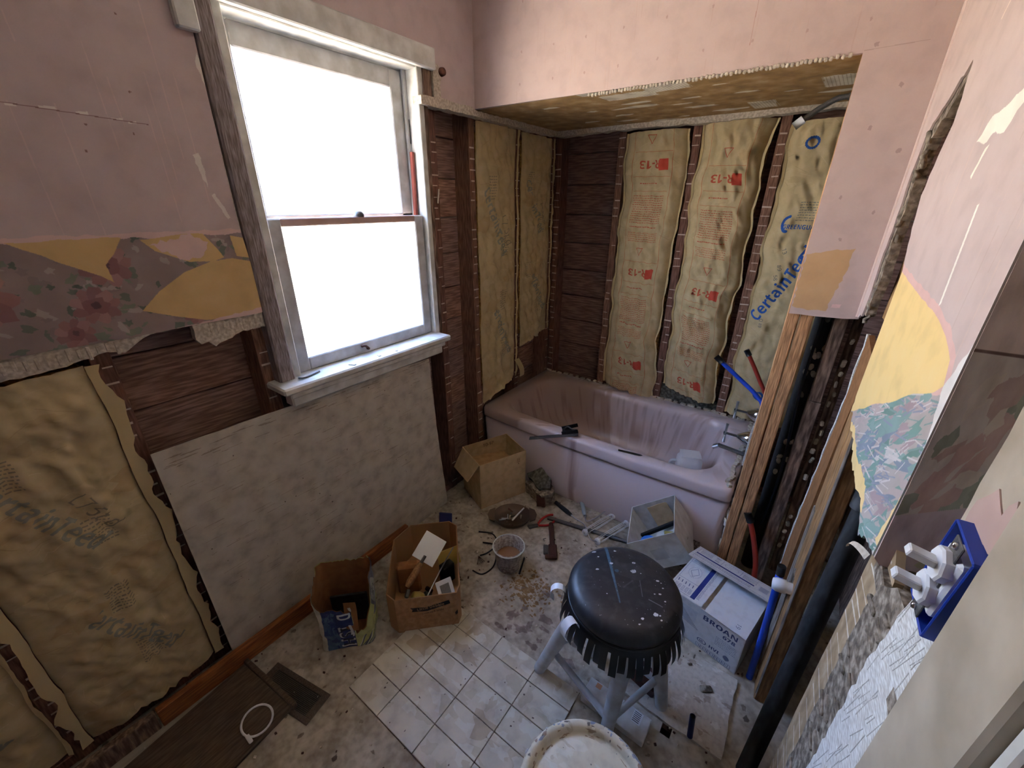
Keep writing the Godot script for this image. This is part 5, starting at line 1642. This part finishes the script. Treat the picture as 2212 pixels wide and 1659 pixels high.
# ================================================================ loose things on the floor
func floor_clutter() -> void:
	# vinyl tile sheet
	var w := .68
	var d := .475
	var t := thing("vinyl_sheet", "cream sheet of square vinyl tiles lying flat in front of the stool", "flooring", Vector3(-.67, 0, -.635))
	obj("backing", bx(Vector3(-w / 2, 0, -d / 2), Vector3(w / 2, .004, d / 2), .001), M.old_wood, t)
	var img := pic(512, 512, Color(.80, .78, .71))
	for k in 120: blob(img, rng.randf() * 512, rng.randf() * 512, rng.randf_range(6, 40), rng.randf_range(4, 26), Color(.83, .82, .77) if k % 2 else Color(.76, .73, .65), .5)
	for k in 5: blob(img, rng.randf() * 512, rng.randf() * 512, rng.randf_range(10, 50), rng.randf_range(10, 40), Color(.72, .67, .57), .5)
	for k in 60: blob(img, rng.randf() * 512, rng.randf() * 512, rng.randf_range(1, 3), rng.randf_range(1, 3), Color(.35, .3, .26), .5, 6)
	mottle(img, .2)
	var m := printed("tile_print", img, .45)
	m.texture_repeat = true
	m.uv1_triplanar = true
	m.uv1_world_triplanar = true
	m.uv1_scale = Vector3(1.6, 1.6, 1.6)
	var xs := [-.34, -.182, -.006, .168, .34]
	var zs := [-.2375, -.16, -.06, .037, .137, .2375]
	for i in 4:
		for j in 5:
			obj("tile", bx(Vector3(xs[i] + .0012, .003, zs[j] + .0012), Vector3(xs[i + 1] - .0012, .0075 + rng.randf_range(0, .0006), zs[j + 1] - .0012), .0012), m, t)
	# white floor board by the opened wall
	var st := S()
	prism(st, ragged(pv([-.21, .965, -.02, .955, .066, .957, .118, .955, .116, 1.245, .0, 1.25, -.20, 1.12]), .03, .003, true), Transform3D(Basis(Vector3(1, 0, 0), Vector3(0, 0, -1), Vector3(0, 1, 0)), Vector3(0, .012, 0)), .012)
	var img2 := pic(256, 256, Color(.78, .75, .70))
	for k in 80: blob(img2, rng.randf() * 256, rng.randf() * 256, rng.randf_range(2, 16), rng.randf_range(2, 10), Color(.84, .82, .78) if k % 2 else Color(.66, .61, .55), .5)
	mottle(img2, .15, false)
	var bm := printed("board_print", img2, .9)
	bm.texture_repeat = true
	bm.uv1_triplanar = true
	bm.uv1_world_triplanar = true
	bm.uv1_scale = Vector3(3, 3, 3)
	tag(obj("wallboard_scrap", st, bm), "dirty white board on the floor at the foot of the opened wall", "board")
	# flat carton with a bar code
	var ct := thing("flat_carton", "flat white carton with a bar code under the stool", "carton", Vector3(-.205, 0, -.885), -.03)
	obj("body", bx(Vector3(-.112, 0, -.045), Vector3(.112, .028, .037), .002), M.white_card, ct)
	obj("barcode_label", bx(Vector3(.055, .028, -.04), Vector3(.085, .0284, .0), 0), M.white_plastic, ct)
	for k in 6: obj("bar", bx(Vector3(.057, .0284, -.037 + k * .006), Vector3(.08, .0287, -.0345 + k * .006), 0), M.dark_ink, ct)
	obj("sticker", bx(Vector3(-.085, .028, -.04), Vector3(-.066, .0284, -.022), 0), mat("sticker_tan", Color(.80, .58, .44), .8), ct)
	st = S()
	box(st, xf(Vector3(-.155, .026, -1.045), Vector3(0, -14, 0)), Vector3(.10, .05, .07), .005)
	tag(obj("maroon_block", st, mat("maroon", Color(.34, .22, .22), .7)), "dark maroon block on the floor under the stool", "block")
	for a in [[.03, -1.144, .02], [-.04, -1.2, .008]]:
		var o := obj("plaster_chip", bx(Vector3(-a[2], 0, -a[2] * .5), Vector3(a[2], .008, a[2] * .6), .003), M.plaster_grey)
		o.position = Vector3(a[0], .0125, a[1])
		o.rotation.y = .6
		tag(o, "broken plaster chip on the white floor board", "chip", "chips on the floor board")
	# lidded pail at the bottom of the picture
	var c := Vector3(-.140, 0, -.480)
	var p := thing("lidded_pail", "large dirty cream pail with its lid on, nearest the camera", "pail", c)
	st = S(true)
	lathe(st, [Vector2(0, 0), Vector2(.125, 0), Vector2(.128, .01), Vector2(.142, .33), Vector2(.15, .335), Vector2(.15, .365), Vector2(.143, .37)], 48)
	obj("body", st, M.sash_paint, p)
	img = pic(600, 600, Color(.82, .79, .70))
	for k in 60: blob(img, rng.randf() * 600, rng.randf() * 600, rng.randf_range(6, 50), rng.randf_range(5, 40), Color(.84, .82, .75) if k % 2 else Color(.76, .72, .62), .5)
	for k in 90:
		var a := rng.randf() * TAU
		var r := rng.randf_range(266, 296)
		blob(img, 300 + cos(a) * r, 300 + sin(a) * r, rng.randf_range(3, 14), rng.randf_range(2, 8), [Color(.50, .54, .62), Color(.60, .50, .42), Color(.42, .39, .37), Color(.58, .60, .66)][k % 4], .5, 9, a + PI / 2)
	for k in 40:
		var a := rng.randf() * TAU
		var r := rng.randf_range(225, 255)
		blob(img, 300 + cos(a) * r, 300 + sin(a) * r, rng.randf_range(4, 20), rng.randf_range(1, 4), Color(.60, .52, .42), .5, 9, a + PI / 2)
	for k in 60: blob(img, rng.randf() * 600, rng.randf() * 600, rng.randf_range(1, 4), rng.randf_range(1, 3), Color(.42, .40, .38), .5, 6)
	for k in 8: blob(img, rng.randf_range(120, 480), rng.randf_range(120, 480), 14, 10, Color(.74, .74, .73), .5)
	mottle(img, .14)
	printed("lid_print", img, .6)
	st = S(true)
	var prof := [Vector2(.154, .345), Vector2(.157, .372), Vector2(.153, .384), Vector2(.146, .386), Vector2(.136, .383), Vector2(.131, .372), Vector2(.127, .369), Vector2(.118, .372), Vector2(.06, .374), Vector2(0, .374)]
	for j in prof.size() - 1:
		for k in 56:
			for e in [[0, 0], [1, 0], [1, 1], [0, 0], [1, 1], [0, 1]]:
				var a: float = TAU * (k + e[1]) / 56.0
				var q: Vector2 = prof[j + e[0]]
				st.set_uv(Vector2(.5 + cos(a) * q.x / .32, .5 + sin(a) * q.x / .32))
				st.add_vertex(Vector3(cos(a) * q.x, q.y, sin(a) * q.x))
	obj("lid", st, M.lid_print, p)
	for k in 14:
		var a := TAU * k / 14.0
		obj("lid_tab", bx(Vector3(cos(a) * .157 - .006, .348, sin(a) * .157 - .006), Vector3(cos(a) * .157 + .006, .366, sin(a) * .157 + .006), .003), M.sash_paint, p)
	# small pail with dried mud
	var q := thing("small_pail", "small translucent grey tub with brown dried mix, on the floor", "pail", Vector3(-.872, 0, -1.178))
	st = S(true)
	lathe(st, [Vector2(0, .0), Vector2(.052, .0), Vector2(.056, .01), Vector2(.069, .115), Vector2(.074, .118), Vector2(.074, .124), Vector2(.066, .124), Vector2(.053, .012)], 32)
	obj("body", st, mat("pail_grey", Color(.78, .76, .74), .5, ntex(31, .04, Color(.55, .5, .48), Color(1, 1, 1)), Vector3(6, 6, 6)), q)
	st = S(true)
	lathe(st, [Vector2(0, .055), Vector2(.03, .053), Vector2(.0595, .062)], 28)
	obj("dried_mix", st, mat("mix", Color(.60, .46, .34), .95), q)
	obj("rim", rod(ring(.0745, .1235, 32), .003, 6), M.glass_cloud, q)
	tag(obj("black_stick", rod([Vector3(-.80, .004, -1.165), Vector3(-.79, .09, -1.19)], .0045, 8), M.black_plastic), "short black stick leaning on the small grey pail", "stick")
	# oval metal dish with screws
	var e1 := Vector3(.81, 0, -.59)
	var ds := thing("metal_dish", "oval dark metal dish with two handles holding scraps", "dish")
	place(ds, Vector3(-1.045, 0, -1.445), e1)
	st = S(true)
	lathe(st, [Vector2(0, 0), Vector2(.075, 0), Vector2(.088, .008), Vector2(.101, .032), Vector2(.104, .034), Vector2(.104, .031), Vector2(.09, .004)], 40, Transform3D(Basis().scaled(Vector3(1.0, 1, .84)), Vector3.ZERO))
	obj("bowl", st, M.dull_bronze if M.has("dull_bronze") else mat("dull_bronze", Color(.42, .36, .31), .45, null, Vector3.ONE, .4), ds)
	for s in [-1, 1]:
		st = S()
		prism(st, pv([.095, .055, .125, .038, .135, 0, .125, -.038, .095, -.055]), Transform3D(Basis(Vector3(s, 0, 0), Vector3(0, 0, -1), Vector3(0, 1, 0)), Vector3(0, .034, 0)), .006)
		obj("handle", st, M.dull_bronze, ds)
	for k in 11:
		var a := rng.randf() * TAU
		var r := rng.randf() * .06
		var o := obj("dish_scrap", rod([Vector3(-.018, .006, 0), Vector3(.018, .006 + rng.randf() * .012, .004)], [.005, .003], 7), [M.steel, M.plaster, M.dull_steel, M.rust][k % 4])
		o.transform = Transform3D(ds.transform.basis.rotated(Vector3.UP, a * 3), ds.position + Vector3(cos(a) * r, .004 + k * .0012, sin(a) * r))
		tag(o, "%s lying in the oval metal dish" % ["shiny steel screw", "white plaster crumb", "dull grey bolt", "rusty brown nail"][k % 4], "scrap", "scraps in the dish")
	tag(obj("white_spatula", rod([Vector3(-1.02, .03, -1.41), Vector3(-1.005, .06, -1.50)], [.005, .004], 8), M.white_plastic), "thin white stick resting in the oval dish", "stick")
	# rubble against the tub
	var ch := thing("tile_rubble", "grimy chunk of plaster and tile leaning on the tub apron", "rubble", Vector3(-1.015, 0, -1.69), -.3)
	st = S()
	prism(st, ragged(pv([-.09, -.045, .07, -.055, .095, .0, .06, .05, -.03, .055, -.095, .02]), .025, .006, true), Transform3D(Basis(Vector3(1, .05, 0).normalized(), Vector3(0, .1, -1).normalized(), Vector3(0, 1, .1).normalized()), Vector3(0, .082, 0)), .080)
	obj("lower_slab", st, M.plaster_grey, ch)
	st = S()
	prism(st, ragged(pv([-.085, -.05, .05, -.045, .085, .01, .03, .05, -.07, .045]), .025, .005, true), Transform3D(Basis(Vector3(.96, -.2, .15).normalized(), Vector3(0, .38, -.92).normalized(), Vector3(0, 1, .38).normalized()).orthonormalized(), Vector3(-.015, .122, -.012)), .030)
	obj("upper_slab", st, M.tarpaper, ch)
	st = S()
	prism(st, ragged(pv([-.02, -.03, .03, -.035, .035, .02, -.01, .035]), .02, .004, true), xf(Vector3(.06, .045, .066), Vector3(-12, 20, 20)), .012)
	obj("red_shard", st, M.rust, ch)
	# cable loop
	var cb := thing("black_cable", "thin black cable looping between the tool box and the small pail", "cable", Vector3(-1.0, .004, -1.2))
	obj("loop", rod(spline([Vector3(-.13, 0, -.06), Vector3(-.06, .0, -.09), Vector3(-.0, 0, -.05), Vector3(.0, 0, .02), Vector3(-.02, .0, .06)], 8), .0035, 8), M.black_plastic, cb)
	obj("loop", rod(spline([Vector3(-.06, .006, -.01), Vector3(.0, .006, -.03), Vector3(.05, .003, .02), Vector3(.075, 0, .08), Vector3(.06, 0, .14), Vector3(.01, 0, .15)], 8), .0035, 8), M.black_plastic, cb)
	for k in 5: obj("bare_end", rod([Vector3(-.02, .004, .07), Vector3(.01 + k * .006, .01 + k * .003, .115 - k * .006)], .0012, 5), M.rust, cb)

func ring(r: float, y: float, n: int) -> Array:
	var o := []
	for k in n + 1: o.append(Vector3(cos(TAU * k / n) * r, y, sin(TAU * k / n) * r))
	return o

# ================================================================ tools
func roller(label: String, a: Vector3, b: Vector3, hand: Array, grip: Material) -> void:
	var t := thing("paint_roller", label, "paint roller", a, 0, "paint rollers on the floor")
	var ax := (b - a).normalized()
	var fr := frame(Vector3.ZERO, ax, Vector3.UP)
	var ends := [Vector3.ZERO, b - a]
	for e in 2:
		var st := S(true)
		lathe(st, [Vector2(.006, -.008), Vector2(.016, -.008), Vector2(.0185, 0), Vector2(.016, .008), Vector2(.006, .008)], 18, Transform3D(Basis(fr.basis.y, fr.basis.x, fr.basis.z), ends[e]))
		obj("end_cap", st, M.white_plastic, t)
	for k in 5:
		var o := fr.basis.y * cos(TAU * k / 5.0) * .0145 + fr.basis.z * sin(TAU * k / 5.0) * .0145
		obj("cage_wire", rod([o, (b - a) * .5 + o * 1.15, b - a + o], .0017, 6), M.white_plastic, t)
	var pts := []
	for h in hand: pts.append(h - a)
	obj("rod", rod(spline(pts, 5), .0035, 8), M.steel, t)
	var q: Vector3 = pts[-1]
	var dr: Vector3 = (pts[-1] - pts[-2]).normalized()
	obj("grip", rod([q - dr * .01, q + dr * .02, q + dr * .08, q + dr * .12], [.009, .013, .012, .010], 12), grip, t)

func tools() -> void:
	roller("paint roller frame with a grey handle lying against the tub", Vector3(-.665, .019, -1.575), Vector3(-.60, .019, -1.775), [Vector3(-.60, .019, -1.775), Vector3(-.635, .03, -1.79), Vector3(-.67, .02, -1.70), Vector3(-.70, .014, -1.66), Vector3(-.73, .014, -1.70)], mat("grey_grip", Color(.62, .66, .66), .5))
	roller("bare paint roller frame with a black handle nearer the white carton", Vector3(-.585, .019, -1.555), Vector3(-.515, .019, -1.765), [Vector3(-.585, .019, -1.555), Vector3(-.62, .03, -1.54), Vector3(-.69, .02, -1.62), Vector3(-.755, .015, -1.64), Vector3(-.80, .015, -1.655)], M.black_plastic)
	tag(obj("iron_bar", rod([Vector3(-.885, .011, -1.56), Vector3(-.68, .011, -1.605), Vector3(-.44, .011, -1.655)], .0105, 10), M.dull_steel), "long dark iron bar on the floor behind the pliers", "bar")
	# pipe wrench
	var a := Vector3(-.847, 0, -1.53)
	var b := Vector3(-.715, 0, -1.332)
	var d := (b - a).normalized()
	var n := d.cross(Vector3.UP)
	var t := thing("pipe_wrench", "rusty red pipe wrench lying on the floor", "wrench", a)
	obj("handle", rod([Vector3(0, .012, 0), d * .03 + Vector3(0, .012, 0), d * .17 + Vector3(0, .014, 0)], [.011, .014, .013], 10), M.rust, t)
	obj("head", mid(d * .155 + Vector3(0, .015, 0), d * .235 + Vector3(0, .015, 0), .042, .022, Vector3.UP, .005), M.rust, t)
	obj("hook_jaw", mid(d * .232 + n * -.02 + Vector3(0, .015, 0), d * .232 + n * .04 + Vector3(0, .015, 0), .022, .02, Vector3.UP, .004), M.rust, t)
	obj("jaw_block", mid(d * .16 + n * .034 + Vector3(0, .015, 0), d * .215 + n * .036 + Vector3(0, .015, 0), .022, .018, Vector3.UP, .003), M.dull_steel, t)
	obj("hang_ring", rod([n * .03 + d * .1 + Vector3(0, .004, 0), n * .045 + d * .105 + Vector3(0, .004, 0), n * .04 + d * .12 + Vector3(0, .004, 0)], .002, 6), M.dull_steel, t)
	# pliers
	t = thing("slip_pliers", "pliers with red grips on the floor beside the oval dish", "pliers", Vector3(-.93, 0, -1.455))
	obj("jaw", mid(Vector3(-.012, .008, .012), Vector3(.028, .008, -.03), .014, .012, Vector3.UP, .003), M.dull_steel, t)
	obj("jaw", mid(Vector3(-.002, .008, .018), Vector3(.032, .008, -.022), .014, .012, Vector3.UP, .003), M.dull_steel, t)
	obj("grip", rod(spline([Vector3(.026, .009, -.03), Vector3(.022, .009, -.08), Vector3(.035, .009, -.125), Vector3(.055, .009, -.145)]), .006, 8), M.red_grip, t)
	obj("grip", rod(spline([Vector3(.034, .009, -.026), Vector3(.075, .009, -.06), Vector3(.085, .009, -.10), Vector3(.080, .009, -.128)]), .006, 8), M.red_grip, t)
	# on the sill
	tag(obj("hex_key", rod(spline([Vector3(-1.435, 1.017, -.655), Vector3(-1.425, 1.016, -.68), Vector3(-1.44, 1.016, -.74)]), .0035, 8), M.dull_steel), "small steel key lying at the left end of the window sill", "key")
	for z in [[-.86, .03], [-.99, .022], [-1.08, .03]]:
		var o := obj("paint_chip", bx(Vector3(-.006, 0, -z[1] / 2), Vector3(.006, .003, z[1] / 2), .001), M.plaster)
		o.position = Vector3(-1.42 + z[1] * .4, 1.0125, z[0])
		o.rotation.y = z[0] * 5
		tag(o, "flake of old paint lying on the window sill", "paint flake", "flakes on the sill")
	tag(obj("wood_sliver", mid(Vector3(-1.494, 1.60, -1.470), Vector3(-1.49, 1.66, -1.478), .008, .004, Vector3(1, 0, 0), .001), M.sliver), "pale sliver of lath hanging on the stud right of the window", "sliver")

# ================================================================ light switch
func switch_box() -> void:
	var t := thing("switch_box", "blue electrical box with a white double switch hanging out of the wall", "switch")
	t.transform = Transform3D(Basis(RU, Vector3.UP, RN) * Basis.from_euler(Vector3(0, 0, -.12)), RW(1.172, 1.226, -.008)).scaled_local(Vector3(1.1, 1.15, 1.1))
	var hw := .030
	var hh := .052
	for s in [[-hw, 0], [hw, 0]]:
		obj("box_side", bx(Vector3(s[0] - .0015, -hh, -.055), Vector3(s[0] + .0015, hh, .006), .001), M.box_blue, t)
	for y in [-hh, hh]:
		obj("box_end", bx(Vector3(-hw, y - .0015, -.055), Vector3(hw, y + .0015, .006), .001), M.box_blue, t)
	obj("box_back", bx(Vector3(-hw, -hh, -.057), Vector3(hw, hh, -.054), 0), M.box_blue, t)
	obj("yoke", bx(Vector3(-.011, -.050, .006), Vector3(.011, .050, .0078), .001), M.dull_steel, t, "metal mounting strap")
	obj("switch_body", bx(Vector3(-.019, -.036, -.022), Vector3(.019, .036, .006), .003), M.white_plastic, t)
	for y in [.018, -.016]:
		var st := S()
		lathe(st, [Vector2(.0178, .004), Vector2(.0178, .0125), Vector2(.0160, .0145), Vector2(0, .0145)], 8, Transform3D(Basis(Vector3(1, 0, 0), Vector3(0, 0, 1), Vector3(0, -1, 0)), Vector3(0, y, 0)))
		var r := obj("rocker_base", st, M.white_plastic, t)
		obj("toggle", mid(Vector3(0, y, .013), Vector3(0, y + .006, .037), .012, .009, Vector3.UP, .0012), M.white_plastic, r)
	for y in [.044, -.045]:
		var st := S(true)
		lathe(st, [Vector2(0, .0115), Vector2(.003, .011), Vector2(.0042, .0078), Vector2(0, .0078)], 12, Transform3D(Basis(Vector3(1, 0, 0), Vector3(0, 0, 1), Vector3(0, -1, 0)), Vector3(0, y, 0)))
		obj("screw", st, M.chrome, t)

func debris() -> void:
	# crumbs that nobody could count
	var kinds := [[M.plaster, 420, "pale plaster crumbs scattered over the floor"], [M.rust, 260, "dark dirt crumbs scattered over the floor"]]
	for k in kinds:
		var st := S()
		for j in k[1]:
			var x := rng.randf_range(-1.38, .1)
			var z := rng.randf_range(-1.72, .2)
			if rng.randf() < .35:
				x = rng.randf_range(-1.5, -1.1) if rng.randf() < .5 else rng.randf_range(-.1, .12)
			var s := rng.randf_range(.0015, .0055)
			box(st, xf(Vector3(x, s * .45, z), Vector3(rng.randf() * 40, rng.randf() * 360, rng.randf() * 40)), Vector3(s * 1.6, s, s * 1.2))
		var o := obj("floor_crumbs", st, k[0])
		tag(o, k[2], "debris")
		o.set_meta("kind", "stuff")
	var st2 := S()
	for j in 90:   # heap along the foot of the stripped wall
		var s := rng.randf_range(.004, .016)
		box(st2, xf(Vector3(rng.randf_range(-1.49, -1.43), s * .4, rng.randf_range(-.2, 1.0)), Vector3(rng.randf() * 60, rng.randf() * 360, rng.randf() * 60)), Vector3(s * 1.7, s, s * 1.2), .001)
	var h := obj("plaster_rubble", st2, M.plaster_grey)
	tag(h, "grey rubble heaped along the foot of the window wall", "debris")
	h.set_meta("kind", "stuff")
